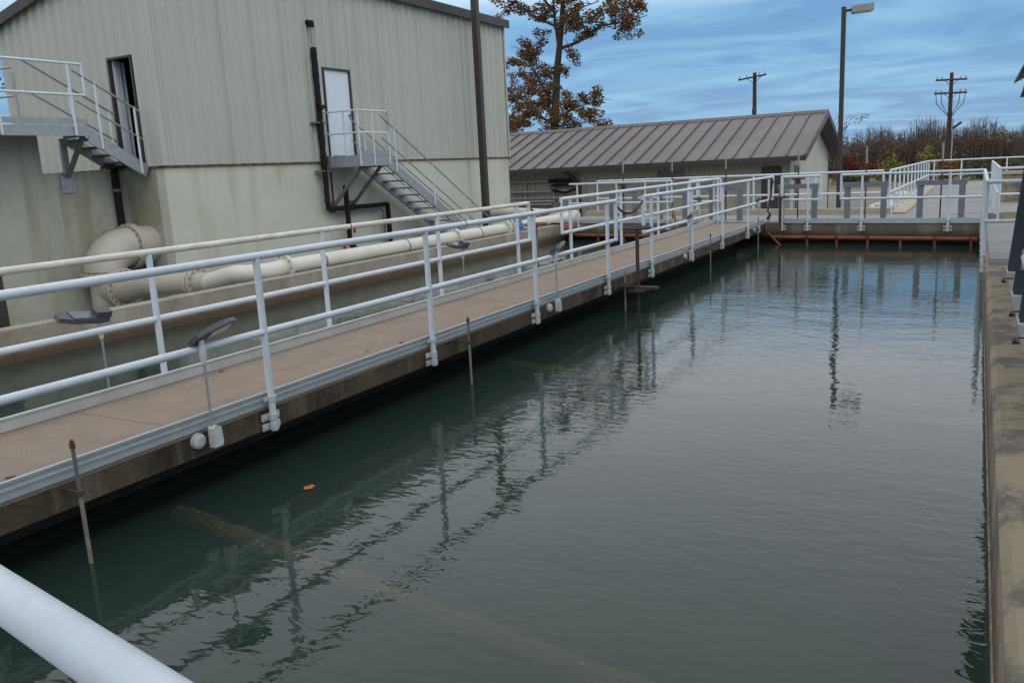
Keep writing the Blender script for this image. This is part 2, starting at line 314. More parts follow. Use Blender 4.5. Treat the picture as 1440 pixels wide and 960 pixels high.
# channel walls
t = thing('basin_side_wall', (8, -0.3, -3), 'tan stained concrete wall along the right edge of the open basin', 'wall')
MB().prism([(-4, -0.16, -3.0), (-4, -0.16, -0.035), (-4, -0.195, 0.0), (-4, -0.72, 0.0), (-4, -0.72, -3.0)], (24.1, 0, 0)).build('wall_body', 'wall_tan', t)
MB().box(0.3, 19.9, -0.159, -0.150, WATER - .03, WATER + .012).build('waterline_crust', 'scum', t)
f_ = MB().box(3.2, 12.55, -1.35, -0.375, 0.002, 0.035).build('footing_strip', 'conc_grey', t)
t = thing('channel_outer_wall', (10, 10.55, -3), 'weathered concrete channel wall under the long white pipe', 'wall')
MB().box(1, 21.9, 10.4, 10.68, -3, -0.06).build('wall_body', 'wall_left', t)
MB().box(15.42, 15.45, 10.392, 10.5, -0.46, -0.056).build('joint_strip', 'rust_seam', t)
t = thing('near_deck', (-0.6, 2, -3), 'concrete end deck under the foreground handrail', 'deck')
MB().plan([(-3, -0.72), (0.30, -0.72), (0.30 + SK * 11, 10.4), (-3, 10.4)], -3, -0.006).build('slab', 'conc_grey', t)

# far cross wall with walkway
t = thing('cross_walkway', (21.2, 5, -3), 'grey cross walkway on a dark stained wall at the far end of both basins', 'walkway')
def far_poly(d0, d1, y0, y1): return [(fx(y0) + d0, y0), (fx(y1) + d0, y1), (fx(y1) + d1, y1), (fx(y0) + d1, y0)]
MB().plan(far_poly(0.0, 0.45, -0.159, 10.398), -0.33, -0.012).build('front_beam', 'wall_far', t)
MB().plan(far_poly(0.35, 2.4, -0.158, 10.396), -3.0, -0.34).build('wall_body', 'wall_far', t)
MB().plan(far_poly(0.02, 2.5, -0.17, 10.7), -0.010, 0.012).build('deck', 'conc_grey', t)
MB().plan(far_poly(2.5, 2.72, 1.85, 10.7), -0.85, 0.16).build('back_curb', 'conc_tan', t)
MB().plan(far_poly(0.452, 2.49, -0.16, 10.69), -0.33, -0.011).build('slab', 'wall_far', t)
t = thing('apron_slab', (32, 0.4, -0.9), 'wide pale grey concrete apron behind the cross walkway', 'slab')
MB().plan([(22.65, -2.2), (43, -2.2), (43, 1.5), (22.95, 1.5)], -0.88, 0.0).build('slab', 'conc_grey', t)
MB().plan([(22.96, 1.503), (43, 1.503), (43, 1.83), (23.02, 1.83)], -0.88, 0.05).build('edge_curb', 'conc_tan', t)
for x in (27.5, 32.2, 37.0): MB().box(x, x + 0.03, -2.2, 1.49, 0.001, 0.004).build('joint_line', 'rust_seam', t)

# raised slab on the right
t = thing('side_landing', (16.5, -0.9, 0), 'grey raised landing slab behind the edge-on railing at right', 'slab')
MB().box(12.9, 19.9, -2.0, -0.2, 0.002, 0.07).build('slab', 'conc_grey', t)
MB().box(12.86, 12.898, -2.0, -0.19, 0.004, 0.055).build('edge_angle', 'galv', t)
t = thing('low_block_wall', (23, -1.2, 0), 'low tan concrete block wall behind the far right railing', 'wall')
MB().box(20.75, 21.0, -2.4, -0.5, 0.014, 0.16).build('curb', 'conc_tan', t)
MB().box(27.0, 27.3, -4.0, -0.6, 0.003, 0.75).build('block', 'wall_tan', t)
MB().box(26.95, 27.35, -4.0, -0.56, 0.752, 0.83).build('cap', 'conc_tan', t)

# central walkway
t = thing('walkway', (9, 5.06, -3), 'long pinkish concrete walkway between the two basins', 'walkway')
seg = [-3.0, 3.6, 8.75, 13.4, 20.75]
for a, b in zip(seg[:-1], seg[1:]): MB().box(a + 0.004, b - 0.004, 4.43, 5.70, -0.035, 0.0).build('deck_slab', 'deck', t)
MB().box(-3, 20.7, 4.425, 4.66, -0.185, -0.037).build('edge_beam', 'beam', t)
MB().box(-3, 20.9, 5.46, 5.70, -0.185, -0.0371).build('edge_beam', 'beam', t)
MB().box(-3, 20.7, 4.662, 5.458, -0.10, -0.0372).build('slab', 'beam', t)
MB().box(-3, 20.3, 5.0, 5.3, -3, -0.101).build('divider_wall', 'dark', t)
def toe_flat(x0, x1, parent):
    return MB().box(x0, x1, 5.684, 5.700, 0.006, 0.088).box(x0, x1, 5.676, 5.712, 0.0885, 0.100).build('toe_plate', 'toe_old', parent, smooth=False)
def toe(y, sgn, x0, x1, parent):
    p = [(0, 0.098), (0.022, 0.098), (0.022, 0.085), (0.006, 0.080), (0.006, 0.058), (0.018, 0.052), (0.018, 0.044), (0.006, 0.040), (0.006, -0.008), (0, -0.008)]
    return MB().prism([(x0, y + sgn * a, b) for a, b in (p if sgn < 0 else p[::-1])], (x1 - x0, 0, 0)).build('toe_plate', 'alu', parent, smooth=False)

# submerged crusted baffles, leaf
for k, (x0, lab) in enumerate(((2.72, 'brown crusted baffle just under the water in the foreground'), (7.20, 'faint submerged baffle crossing mid basin below the water'))):
    o = thing('submerged_baffle', (x0, 2.3, -2.5), lab, 'baffle', 'baffles under the water')
    b = MB(); pts = []
    for i in range(40):
        y = -0.15 + i * 4.7 / 39; pts.append((x0 + SK * y + random.uniform(-.012, .012), y, WATER - (0.082 if k == 0 else 0.10) + random.uniform(-.006, .006)))
    b.tube(pts, [random.uniform(.052, .066) for _ in pts], 9).build('top_pipe', 'crust', o)
    MB().plan([(x0 - .03 - .0255, -.15), (x0 + .03 - .0255, -.15), (x0 + .03 + SK * 4.55, 4.55), (x0 - .03 + SK * 4.55, 4.55)], -2.9, WATER - .13).build('baffle_wall', 'dark', o)
lf = MB(); c = Vector((4.01, 3.87, WATER + 0.006)); n = 14
ring_ = [c + Vector((math.cos(i / n * 6.283), math.sin(i / n * 6.283) * .75, 0)) * (0.045 + 0.009 * math.sin(i * 2.1)) + Vector((0, 0, 0.004 * (i % 2))) for i in range(n)]
lf.v = [tuple(c)] + [tuple(p) for p in ring_]; lf.f = [(0, i + 1, (i + 1) % n + 1) for i in range(n)]
tag(lf.build('fallen_leaf', 'fallen_leaf'), 'single orange leaf floating on the dark water', 'leaf')

# ------------------------------------------------------------ railings
RR = 0.0275
def railing(label, a, b, posts, z0=0.0, h=1.07, mid=0.535, m='rail', loops=(False, False), toes=None, bracket=None, group='white pipe railings', foot=0.0, r=RR, post_shift=(0, 0)):
    """a,b: plan ends; posts: fractions along; bracket: outward plan direction of side-mounted post bases"""
    a, b = Vector((*a, 0)), Vector((*b, 0)); d = (b - a)
    t = thing('railing', tuple(a + d * 0.5 + Vector((0, 0, z0))), label, 'railing', group)
    top = [a + Vector((0, 0, z0 + h)), b + Vector((0, 0, z0 + h))]; md = [a + Vector((0, 0, z0 + mid)), b + Vector((0, 0, z0 + mid))]
    MB().tube(top, r, 32 if r == 0.029 else 14).build('top_rail', m, t); MB().tube(md, r * 0.95, 12).build('middle_rail', m if m == 'rail' else 'rail', t)
    for k, (p, q) in enumerate(zip(top, md)):
        if loops[k]: MB().tube([p + Vector((0, 0, r * .4)), q - Vector((0, 0, r * .4))], r * 0.98, 12).build('end_return', 'rail', t)
    for fr in posts:
        p = a + d * fr
        if bracket:
            o = MB().tube([p + Vector((0, 0, z0 - 0.19)), p + Vector((0, 0, z0 + h - r * .5))], r * 0.95, 12).build('post', 'rail', t)
            bx = Vector((*bracket, 0)); al = d.normalized()
            k = MB()
            for zz in (-0.155, -0.085):
                c0 = p - bx * 0.0 + Vector((0, 0, z0 + zz))
                k.tube([c0 - Vector((0, 0, .022)), c0 + Vector((0, 0, .022))], r * 1.3, 12)
                k.beam(c0 - al * 0.085 - bx * 0.028, c0 + al * 0.085 - bx * 0.028, 0.012, 0.05)
                for s in (-1, 1): k.tube([c0 + al * 0.062 * s - bx * 0.03, c0 + al * 0.062 * s - bx * 0.008], 0.011, 6)
            k.tube([p + Vector((0, 0, z0 + .035)), p + Vector((0, 0, z0 + .07))], r * 1.35, 12)
            k.beam(p + al * -0.06 + Vector((0, 0, z0 + .052)) - bx * .012, p + al * 0.06 + Vector((0, 0, z0 + .052)) - bx * .012, 0.016, 0.03)
            stuff(k.build('bracket', 'bracket', o))
        else:
            o = MB().tube([p + Vector((0, 0, z0 + foot)), p + Vector((0, 0, z0 + h - r * .5))], r * 0.95, 12).build('post', 'rail', t)
            MB().tube([p + Vector((0, 0, z0 + foot)), p + Vector((0, 0, z0 + foot + .02))], r * 1.7, 10).build('base_collar', 'bracket', o)
    return t
def fr(xs, x0, x1): return [(x - x0) / (x1 - x0) for x in xs]
def splice(t, a, b, z, fracs, r=RR):
    a, b = Vector((*a, z)), Vector((*b, z))
    for f in fracs: p = a + (b - a) * f; MB().disc(p, b - a, r * 1.04, 0.012, 12).build('splice_band', 'dark', t)

YR, YL = 4.375, 5.755
x0, x1 = -2.6, 10.98
t = railing('near white pipe railing along the basin side of the walkway, closer to the camera', (x0, YR), (x1, YR), fr([-2.15, 0.0, 2.13, 4.25, 6.33, 8.48, 10.66], x0, x1), loops=(False, True), bracket=(0, -1))
toe(4.424, -1, -3, 3.5, t); toe(4.424, -1, 3.504, 9.7, t); toe(4.424, -1, 9.704, 20.6, t)
splice(t, (x0, YR), (x1, YR), 1.07, fr([7.02], x0, x1))
x0, x1 = 12.1, 21.35
railing('white pipe railing along the basin side of the walkway, beyond the chain', (x0, YR), (x1, YR), fr([12.45, 14.58, 16.63, 18.76, 20.86], x0, x1), loops=(True, True), bracket=(0, -1))
x0, x1 = -2.6, 11.02
t = railing('yellowed pipe railing along the left side of the walkway, closer to the camera', (x0, YL), (x1, YL), fr([-2.1, 0.1, 2.3, 4.46, 6.5, 8.6, 10.65], x0, x1), loops=(False, True), bracket=(0, 1), m='rail_old')
toe_flat(-3, 6.9, t); toe_flat(6.904, 12.2, t); toe_flat(12.204, 20.9, t)
splice(t, (x0, YL), (x1, YL), 1.07, fr([6.95], x0, x1))
x0, x1 = 12.14, 21.45
railing('white pipe railing along the left side of the walkway, beyond the chain', (x0, YL), (x1, YL), fr([12.47, 14.7, 16.8, 18.9, 21.05], x0, x1), loops=(True, True), bracket=(0, 1))
# chains across the two gaps
def chain(a, b, sag, label):
    a, b = Vector(a), Vector(b); pts = [a + (b - a) * (i / 22) - Vector((0, 0, sag * 4 * (i / 22) * (1 - i / 22))) for i in range(23)]
    t = thing('safety_chain', tuple(a + (b - a) * 0.5), label, 'chain', 'chains across the railing gaps')
    lk = MB()
    for i in range(22):
        p, q = pts[i], pts[i + 1]; d = (q - p); s, u = frame_of(d)
        if i % 2: s, u = u, s
        c = (p + q) / 2; n = 10
        loop = [c + d * 0.68 * math.cos(2 * math.pi * k / n) + s * 0.014 * math.sin(2 * math.pi * k / n) for k in range(n + 1)]
        lk.tube(loop, 0.0075, 5, False)
    stuff(lk.build('links', 'rust_dark', t))
    for p in (a, b): MB().ring(p, (0, 1, 0), 0.018, 0.006, 10, 6).build('hook', 'iron', t)
chain((11.03, YR, 0.99), (12.05, YR, 1.0), 0.13, 'rusty chain closing the gap in the basin side railing')
chain((11.07, YL, 0.99), (12.09, YL, 1.0), 0.12, 'rusty chain closing the gap in the left side railing')

# cross walkway railings (front), back railing, right side
def frp(y, d): return (fx(y) + d, y)
t = railing('short framed railing panel on the cross walkway beside the rusty lever', frp(4.04, -.04), frp(3.14, -.04), [0.02, 0.68], loops=(True, True), bracket=(-1, 0))
t = railing('white railing at the far end of the open basin', frp(2.69, -.04), frp(-.12, -.04), [0.16, 0.78], loops=(True, False), bracket=(-1, 0))
o = MB().prism([(fx(-.1) - .0, -.1, -.01), (fx(-.1) - .02, -.1, -.01), (fx(-.1) - .02, -.1, .1), (fx(-.1), -.1, .1)], (SK * 4.2, 4.2, 0)).build('toe_plate', 'alu', t)
t = railing('white railing at the far end of the left channel', frp(10.0, -.04), frp(6.88, -.04), [0.08, 0.48, 0.96], loops=(False, True), bracket=(-1, 0))
MB().prism([(fx(6) - .0, 6., -.01), (fx(6) - .02, 6, -.01), (fx(6) - .02, 6, .1), (fx(6), 6, .1)], (SK * 4.3, 4.3, 0)).build('toe_plate', 'alu', t)
railing('short railing piece where the walkway meets the cross walkway', frp(6.37, -.04), frp(5.55, -.04), [0.3, 0.9], loops=(True, True), bracket=(-1, 0))
railing('long back railing of the cross walkway in front of the brown roofed building', (fx(10.3) + 2.6, 10.3), (fx(2.04) + 2.6, 2.04), [i / 5 for i in range(6)], foot=0.16)
railing('railing running away along the left edge of the concrete apron', (23.05, 1.9), (36.5, 1.66), [i / 11 for i in range(12)], foot=0.05)
railing('farthest cross railing in front of the brown thicket', (36.5, 1.66), (36.4, -4.5), [0.03, 0.18, 0.42, 0.66, 0.9])
t = railing('railing along the right basin wall seen edge on', (20.0, -.13), (13.42, -.13), [0.02, 0.2, 0.4, 0.6, 0.8, 0.99], loops=(False, False), bracket=(0, 1))
railing('short cross railing at the near end of the right landing', (13.42, -.13), (13.38, -2.2), [0.3, 0.75], foot=0.07)
railing('edge on railing beside the apron at far right', (29.6, -.38), (20.62, -.42), [0.0, 0.2, 0.4, 0.6, 0.8, 1.0])
railing('short cross railing in front of the low block wall', (20.62, -.42), (20.65, -2.2), [0.35, 0.8])
# foreground handrail next to the camera
t = railing('thick white handrail crossing the bottom left corner in the foreground', (0.365, 0.02), (1.10, 4.32), [0.0, 0.97], r=0.029)
for f_, m_ in ((.245, 'rail_old'), (.62, 'rail_old')): MB().disc((0.365 + .735 * f_, .02 + 4.3 * f_, 1.07), (.735, 4.3, 0), .0292, .006, 32).build('weld_seam', m_, t)

# ------------------------------------------------------------ gate frames on the cross walkway
def gate(y0, y1, label):
    t = thing('slide_gate', (fx((y0 + y1) / 2) + .62, (y0 + y1) / 2, 0.012), label, 'sluice gate', 'slide gates on the cross walkway')
    z = 0.88; d = 0.62
    for y in (y0, y1): MB().box(fx(y) + d - .06, fx(y) + d + .06, y - .062, y + .062, -.3, z - .115).build('upright', 'gate', t)
    a, b = (fx(y0) + d, y0 + .08, z - .06), (fx(y1) + d, y1 - .08, z - .06)
    hb = MB().beam(a, b, 0.14, 0.11).build('head_beam', 'gate', t)
    ym = (y0 + y1) / 2; xm = fx(ym) + d
    MB().tube([(xm, ym, z), (xm, ym, z + .10)], [.07, .05], 12).build('pedestal', 'rust_dark', hb)
    MB().tube([(xm, ym, -.2), (xm, ym, 1.30)], .016, 8).build('stem', 'iron', t)
    MB().tube([(xm, ym, 1.3), (xm, ym, 1.66)], .021, 8).build('stem_cover', 'lamp_grey', t)
    return t
gl = ['first slide gate from the left, behind the left channel', 'second slide gate from the left, behind the left channel', 'slide gate nearest the walkway on its left side', 'slide gate behind the short framed railing panel', 'middle slide gate at the end of the open basin', 'rightmost slide gate, in front of the apron']
gates = [gate(max(a, b), min(a, b), l) for (a, b), l in zip([(8.92, 8.2), (7.45, 6.72), (5.97, 5.23), (4.17, 3.38), (2.63, 1.84), (1.09, .27)], gl)]
def handwheel(t, c, r, m, hub='iron', spokes=5):
    w_ = MB().ring(c, (0, 0, 1), r, 0.018, 24, 8).build('wheel_rim', m, t)
    s = MB()
    for i in range(spokes):
        a = 2 * math.pi * i / spokes + .3; s.tube([c, (c[0] + r * math.cos(a), c[1] + r * math.sin(a), c[2])], 0.014, 6)
    s.disc(c, (0, 0, 1), 0.04, 0.05, 12); s.build('spokes', m, w_)
    return w_
for g_, y in ((gates[0], 8.56), (gates[3], 3.78), (gates[4], 2.23)):
    handwheel(g_, (fx(y) + .62, y, 1.0), 0.15, 'rust_dark')

# valve stands
t = thing('valve_stand', (11.2, 4.15, -0.9), 'black handwheel valve stand on a bracket over the basin', 'valve stand')
MB().tube([(11.2, 4.15, -1.2), (11.2, 4.15, 0.66)], .026, 12).build('stem_pipe', 'iron', t)
handwheel(t, (11.2, 4.15, 0.68), 0.19, 'iron')
bk = MB().beam((11.2, 4.43, -.16), (11.2, 3.85, -.16), .10, .035)
MB().beam((10.75, 4.38, -.06), (11.15, 4.2, -.13), .05, .05).build('bracket_strut', 'iron', t); MB().box(11.06, 11.34, 4.02, 4.26, -.215, -.179).build('bracket_plate', 'iron', t)
bk.build('bracket', 'iron', t)
MB().tube([(11.08, 4.3, -.6), (11.08, 4.3, 0.08)], .014, 8).build('side_rod', 'stake_tan', t)
t = thing('valve_stand', (11.9, 6.1, -0.9), 'red handled valve stand in the left channel', 'valve stand')
MB().tube([(11.9, 6.1, -1.0), (11.9, 6.1, 0.69)], .028, 10).build('stem_pipe', 'galv_dark', t)
handwheel(t, (11.9, 6.1, 0.70), 0.17, 'rust', spokes=4)
t = thing('valve_lever', (20.7, 4.3, -0.1), 'rusty bent lever leaning at the end of the walkway', 'lever')
MB().tube([(20.75, 4.26, 1.02), (20.72, 4.30, .62), (20.70, 4.36, .28), (20.70, 4.30, .2), (20.68, 4.36, .08)], [.022, .022, .022, .03, .045], 8).build('lever_bar', 'rust_dark', t)
MB().tube([(20.75, 4.34, 1.05), (20.74, 4.24, .94), (20.75, 4.17, 1.05)], .016, 6).build('fork_end', 'iron', t)
MB().tube([(20.55, 4.34, -.2), (20.2, 3.95, -.5)], .022, 8).build('lower_arm', 'rust', t)
t = thing('valve_stand', (20.45, 4.02, -0.3), 'small black handwheel stand at the corner of basin and cross walkway', 'valve stand')
MB().tube([(20.45, 4.02, -.4), (20.45, 4.02, .6)], .03, 10).build('stem_pipe', 'iron', t)
handwheel(t, (20.45, 4.02, .61), .17, 'iron')
t = thing('diagonal_bar', (19.4, 6.5, -.4), 'orange rusty diagonal bar sticking up behind the walkway', 'bar')
MB().tube([(20.3, 6.6, .45), (19.5, 6.15, -.2), (19.2, 5.98, -.45)], .028, 8).build('bar', 'rust', t)

# rusty pipes in front of the far wall
def rust_pipe(y0, y1, label, legs, z=-.315, off=-.3):
    t = thing('rusty_header_pipe', (fx((y0 + y1) / 2) + off, (y0 + y1) / 2, z), label, 'pipe', 'rusty header pipes at the far wall')
    MB().tube([(fx(y0) + off, y0, z), (fx(y1) + off, y1, z)], .042, 10).build('pipe', 'rust', t)
    for y in legs:
        MB().tube([(fx(y) + off, y, z), (fx(y) + off, y, -1.0)], .028, 8).build('leg', 'rust', t)
        MB().disc((fx(y) + off, y, z), (SK, 1, 0), .042, .09, 10).build('tee', 'rust', t)
    MB().disc((fx(y1) + off, y1, z), (SK, 1, 0), .048, .1, 10).build('end_cap', 'rust', t)
rust_pipe(4.15, -.02, 'orange rusty pipe on legs along the far wall of the open basin', [3.38, 2.72, 2.06, 1.39, .72, .04])
rust_pipe(10.25, 6.2, 'orange rusty pipe on legs at the end of the left channel', [9.9, 9.0, 8.2, 7.4, 6.6])
t = thing('rusty_flange', (21.1, 9.95, -.3), 'rusty flanged valve at the corner of the left channel', 'valve')
MB().disc((21.2, 9.95, -.12), (0.3, -1, 0), .2, .09, 16).disc((21.15, 9.78, -.12), (0.3, -1, 0), .13, .28, 14).disc((21.1, 9.62, -.12), (.3, -1, 0), .19, .06, 16).build('body', 'rust', t)
MB().tube([(21.15, 9.78, -.2), (21.15, 9.78, -.7)], .06, 10).build('drop_pipe', 'rust_dark', t)

# stakes over the water
def stake(x, y, top, label, m='stake'):
    t = thing('sampling_stake', (x, y, -.6), label, 'stake', 'thin stakes clipped to the walkway edge')
    MB().tube([(x, y, -.06), (x, y, top)], .011, 8).build('upper_pipe', m, t)
    MB().tube([(x, y, top), (x, y, top + .03), (x, y, top + .05)], [.016, .015, .006], 8).build('cap', 'rust_dark', t)
    MB().tube([(x, y, -1.0), (x, y, -.06)], .0125, 8).build('lower_pipe', 'stake_tan', t)
    MB().disc((x, y, -.06), (0, 0, 1), .024, .03, 10).beam((x, y, -.06), (x, 4.425, -.06), .012, .015).build('clip', 'iron', t)
stake(2.66, 4.27, .20, 'greenish stake over the water nearest the camera'); stake(6.8, 4.27, .14, 'dark thin stake over the water below the second near post')
stake(15.38, 4.27, .17, 'thin stake near the middle of the far walkway stretch'); stake(19.3, 4.27, .15, 'thin stake beside the far end of the walkway')

# pole lights
def pole_light(x, y, side, label, aim, rollang):
    t = thing('pole_light', (x, y, -.1), label, 'lamp', 'small pole lights beside the walkway')
    MB().tube([(x, y, -.03), (x, y, .53)], .009, 8).build('pole', 'galv', t)
    MB().prism([(x - .02, y - .03, -.12), (x + .05, y - .03, -.12), (x + .06, y - .03, -.09), (x + .05, y - .03, .01), (x + .01, y - .03, .03), (x - .02, y - .03, .01)], (0, .05, 0)).build('clamp_box', 'bracket', t)
    yb = 4.425 if side > 0 else 5.70
    MB().tube([(x - .055, yb, -.075), (x - .055, yb + (-.03 if side > 0 else .03), -.075), (x - .055, yb + (-.045 if side > 0 else .045), -.075)], [.055, .05, .03], 14).build('wall_plate', 'bracket', t)
    MB().tube([(x, y, .44), (x, y, .50), (x, y, .545), (x, y, .60)], [.014, .026, .022, .018], 10).build('knuckle', 'lens', t)
    a = Vector((math.cos(aim), math.sin(aim), .14)).normalized(); s0 = Vector((-math.sin(aim), math.cos(aim), 0)); n0 = a.cross(s0).normalized() if a.cross(s0).z > 0 else s0.cross(a).normalized()
    s = s0 * math.cos(rollang) + n0 * math.sin(rollang); w = n0 * math.cos(rollang) - s0 * math.sin(rollang); c = Vector((x, y, .60))
    def P(u, v, q): return c + a * u + s * v + w * q
    out = [(-.06, -.055), (-.06, .055), (.05, .078), (.24, .075), (.34, .04), (.34, -.04), (.24, -.075), (.05, -.078)]; n = len(out)
    hd = MB(); hd.v = [tuple(P(u, v, 0)) for u, v in out] + [tuple(P(u * .96, v * .9, .032)) for u, v in out]
    hd.f = [tuple(range(n))[::-1], tuple(range(n, 2 * n))] + [(k, (k + 1) % n, n + (k + 1) % n, n + k) for k in range(n)]
    h = hd.build('lamp_head', 'charcoal', t)
    MB().prism([P(.0, -.05, .033), P(.23, -.056, .033), P(.23, .056, .033), P(.0, .05, .033)], w * .006).build('solar_panel', 'solar', h)
    if side < 0: MB().prism([P(-.07, -.045, .0331), P(.05, -.045, .0331), P(.05, -.045, .075), P(-.07, -.045, .085)], s * .09).build('driver_box', 'charcoal', h)
    MB().prism([P(.08, -.035, -.001), P(.28, -.03, -.001), P(.28, .03, -.001), P(.08, .035, -.001)], w * -.006).build('lens', 'lens', h)
pole_light(3.66, 4.33, 1, 'charcoal pole light nearest the camera on the open basin side', R(8), R(-38))
pole_light(8.93, 4.33, 1, 'charcoal pole light on the open basin side before the chain gap', R(8), R(-38))
pole_light(14.33, 4.33, 1, 'charcoal pole light on the open basin side beyond the chain', R(8), R(-38))
pole_light(19.58, 4.33, 1, 'charcoal pole light on the open basin side by the far end of the walkway', R(8), R(-38))
pole_light(4.07, 5.93, -1, 'boxy charcoal pole light nearest the camera on the left channel side', R(176), R(-25))
pole_light(9.42, 5.93, -1, 'charcoal pole light over the left channel below the metal stairs', R(176), R(-25))
pole_light(15.2, 5.93, -1, 'charcoal pole light over the left channel beyond the chain', R(176), R(-25))
pole_light(20.3, 5.93, -1, 'charcoal pole light over the left channel near the cross walkway', R(176), R(-25))

# ------------------------------------------------------------ main building
BX0, BX1, BY0, BY1, SEAM, GR = 11.63, 25.95, 14.2, 18.93, 1.985, -0.92
def ztop(y): return 6.30 - (y - BY0) * 0.235
B = thing('metal_building', (18.8, 16.5, GR), 'tall cream metal sided building on a painted concrete base', 'building')
D1 = (14.70, 15.42, 2.0, 4.14)       # open doorway in the end wall: y0,y1,z0,z1
D2 = (16.62, 17.66, 2.10, 4.24)      # closed door in the long wall: x0,x1,z0,z1
wb = MB(); wb.box(BX0 + .03, BX1 - .03, BY0 + .03, BY0 + .28, GR, SEAM).build('base_wall', 'painted', B)
MB().box(BX0 + .03, BX0 + .28, BY0 + .281, BY1 - .03, GR, SEAM).build('base_wall', 'painted_dirty', B)
MB().box(BX1 - .28, BX1 - .03, BY0 + .281, BY1 - .03, GR, SEAM).build('base_wall', 'painted', B)
MB().box(BX0 + .03, BX1 - .03, BY1 - .029, BY1 + .2, GR, SEAM).build('base_wall', 'painted', B)
MB().box(BX0 + .285, BX1 - .285, BY0 + .285, BY1 - .035, 1.9, SEAM).build('floor', 'dark', B)
MB().box(BX0 + .005, BX1, BY0 + .012, BY0 + .0299, SEAM - .05, SEAM + .012).build('drip_edge', 'rust_seam', B)
MB().box(BX0 + .012, BX0 + .0299, BY0 + .03, BY1, SEAM - .05, SEAM + .012).build('drip_edge', 'rust_seam', B)
def siding_panel(u0, u1, z0, zt, P, name='siding_panel', m='siding', parent=B, pitch=.305, h=.042, phase=0.0):
    """ribbed sheet between u0 and u1; P(u, out, z) maps to the world; zt(u) is the top"""
    prof = [(u0, 0.0)]; k = math.ceil((u0 - phase) / pitch)
    while phase + k * pitch < u1 + .05:
        c = phase + k * pitch
        for du, hh in ((-.072, 0), (-.034, h), (.034, h), (.072, 0)):
            if u0 + .001 < c + du < u1 - .001: prof.append((c + du, hh))
        for s in (.153,):
            for du, hh in ((-.014, 0), (0, h * .18), (.014, 0)):
                if u0 + .001 < c + s + du < u1 - .001: prof.append((c + s + du, hh))
        k += 1
    prof.append((u1, 0.0)); prof.sort(); b = MB(); n = len(prof)
    b.v = [tuple(P(u, o, z0)) for u, o in prof] + [tuple(P(u, o, zt(u))) for u, o in prof]
    b.f = [(i, i + 1, n + i + 1, n + i) for i in range(n - 1)]
    i = len(b.v); b.v += [tuple(P(u, -.02, z)) for u, z in ((u0, z0), (u1, z0), (u1, zt(u1)), (u0, zt(u0)))]; b.f.append((i + 3, i + 2, i + 1, i))
    return b.build(name, m, parent, smooth=False)
def PF(u, o, z): return (u, BY0 - o, z)
def PE(u, o, z): return (BX0 - o, u, z)
u = BX0
while u < BX1 - .01:
    v = min(u + .915, BX1)
    parts = [(u, v, SEAM, None)]
    if v > D2[0] and u < D2[1]:
        parts = []
        if u < D2[0]: parts.append((u, D2[0], SEAM, None))
        if v > D2[1]: parts.append((D2[1], v, SEAM, None))
        a, b2 = max(u, D2[0]), min(v, D2[1]); parts.append((a, b2, D2[3], None))
    for a, b2, z0, _ in parts:
        if b2 - a > .02: siding_panel(a, b2 - .002, z0, lambda q: ztop(BY0), PF, phase=BX0)
    u = v
MB().box(D2[0], D2[1], BY0 + .005, BY0 + .02, SEAM + .013, D2[2]).build('sill_panel', 'siding', B)
u = BY0
while u < BY1 - .01:
    v = min(u + .915, BY1); parts = [(u, v, SEAM)]
    if v > D1[0] and u < D1[1]:
        parts = []
        if u < D1[0]: parts.append((u, D1[0], SEAM))
        if v > D1[1]: parts.append((D1[1], v, SEAM))
        parts.append((max(u, D1[0]), min(v, D1[1]), D1[3]))
    for a, b2, z0 in parts:
        if b2 - a > .02: siding_panel(a, b2 - .002, z0, lambda q: ztop(q), PE, phase=BY0 + .1)
    u = v
MB().prism([(BX1 - .02, BY0 + .02, SEAM), (BX1 - .02, BY1, SEAM), (BX1 - .02, BY1, ztop(BY1)), (BX1 - .02, BY0 + .02, ztop(BY0) - .005)], (.02, 0, 0)).build('rear_end_wall', 'siding', B)
MB().box(BX0, BX1, BY1 - .02, BY1, SEAM, ztop(BY1) - .01).build('rear_wall', 'siding', B)
MB().box(BX0 - .045, BX0 - .034, BY0 - .04, BY0 + .09, SEAM, ztop(BY0) - .1).box(BX0 - .034, BX0 + .09, BY0 - .045, BY0 - .034, SEAM, ztop(BY0) - .1).build('corner_trim', 'siding', B)
MB().box(BX1 - .08, BX1 + .01, BY0 - .045, BY0 - .034, SEAM, ztop(BY0) - .1).build('corner_trim', 'siding', B)
ov = .12
rf = MB().prism([(BX0 - ov, BY0 - ov, ztop(BY0 - ov)), (BX0 - ov, BY1 + ov, ztop(BY1 + ov)), (BX0 - ov, BY1 + ov, ztop(BY1 + ov) + .06), (BX0 - ov, BY0 - ov, ztop(BY0 - ov) + .06)], (BX1 - BX0 + 2 * ov, 0, 0)).build('roof', 'roof', B)
MB().box(BX0 - ov, BX1 + ov, BY0 - ov - .06, BY0 - ov - .002, ztop(BY0) - .12, ztop(BY0) + .13).build('eave_trim', 'trim', rf)
MB().prism([(BX0 - ov - .05, BY0 - ov, ztop(BY0 - ov) - .14), (BX0 - ov - .05, BY1 + ov, ztop(BY1 + ov) - .14), (BX0 - ov - .05, BY1 + ov, ztop(BY1 + ov) + .08), (BX0 - ov - .05, BY0 - ov, ztop(BY0 - ov) + .08)], (.048, 0, 0)).build('rake_trim', 'trim', rf)
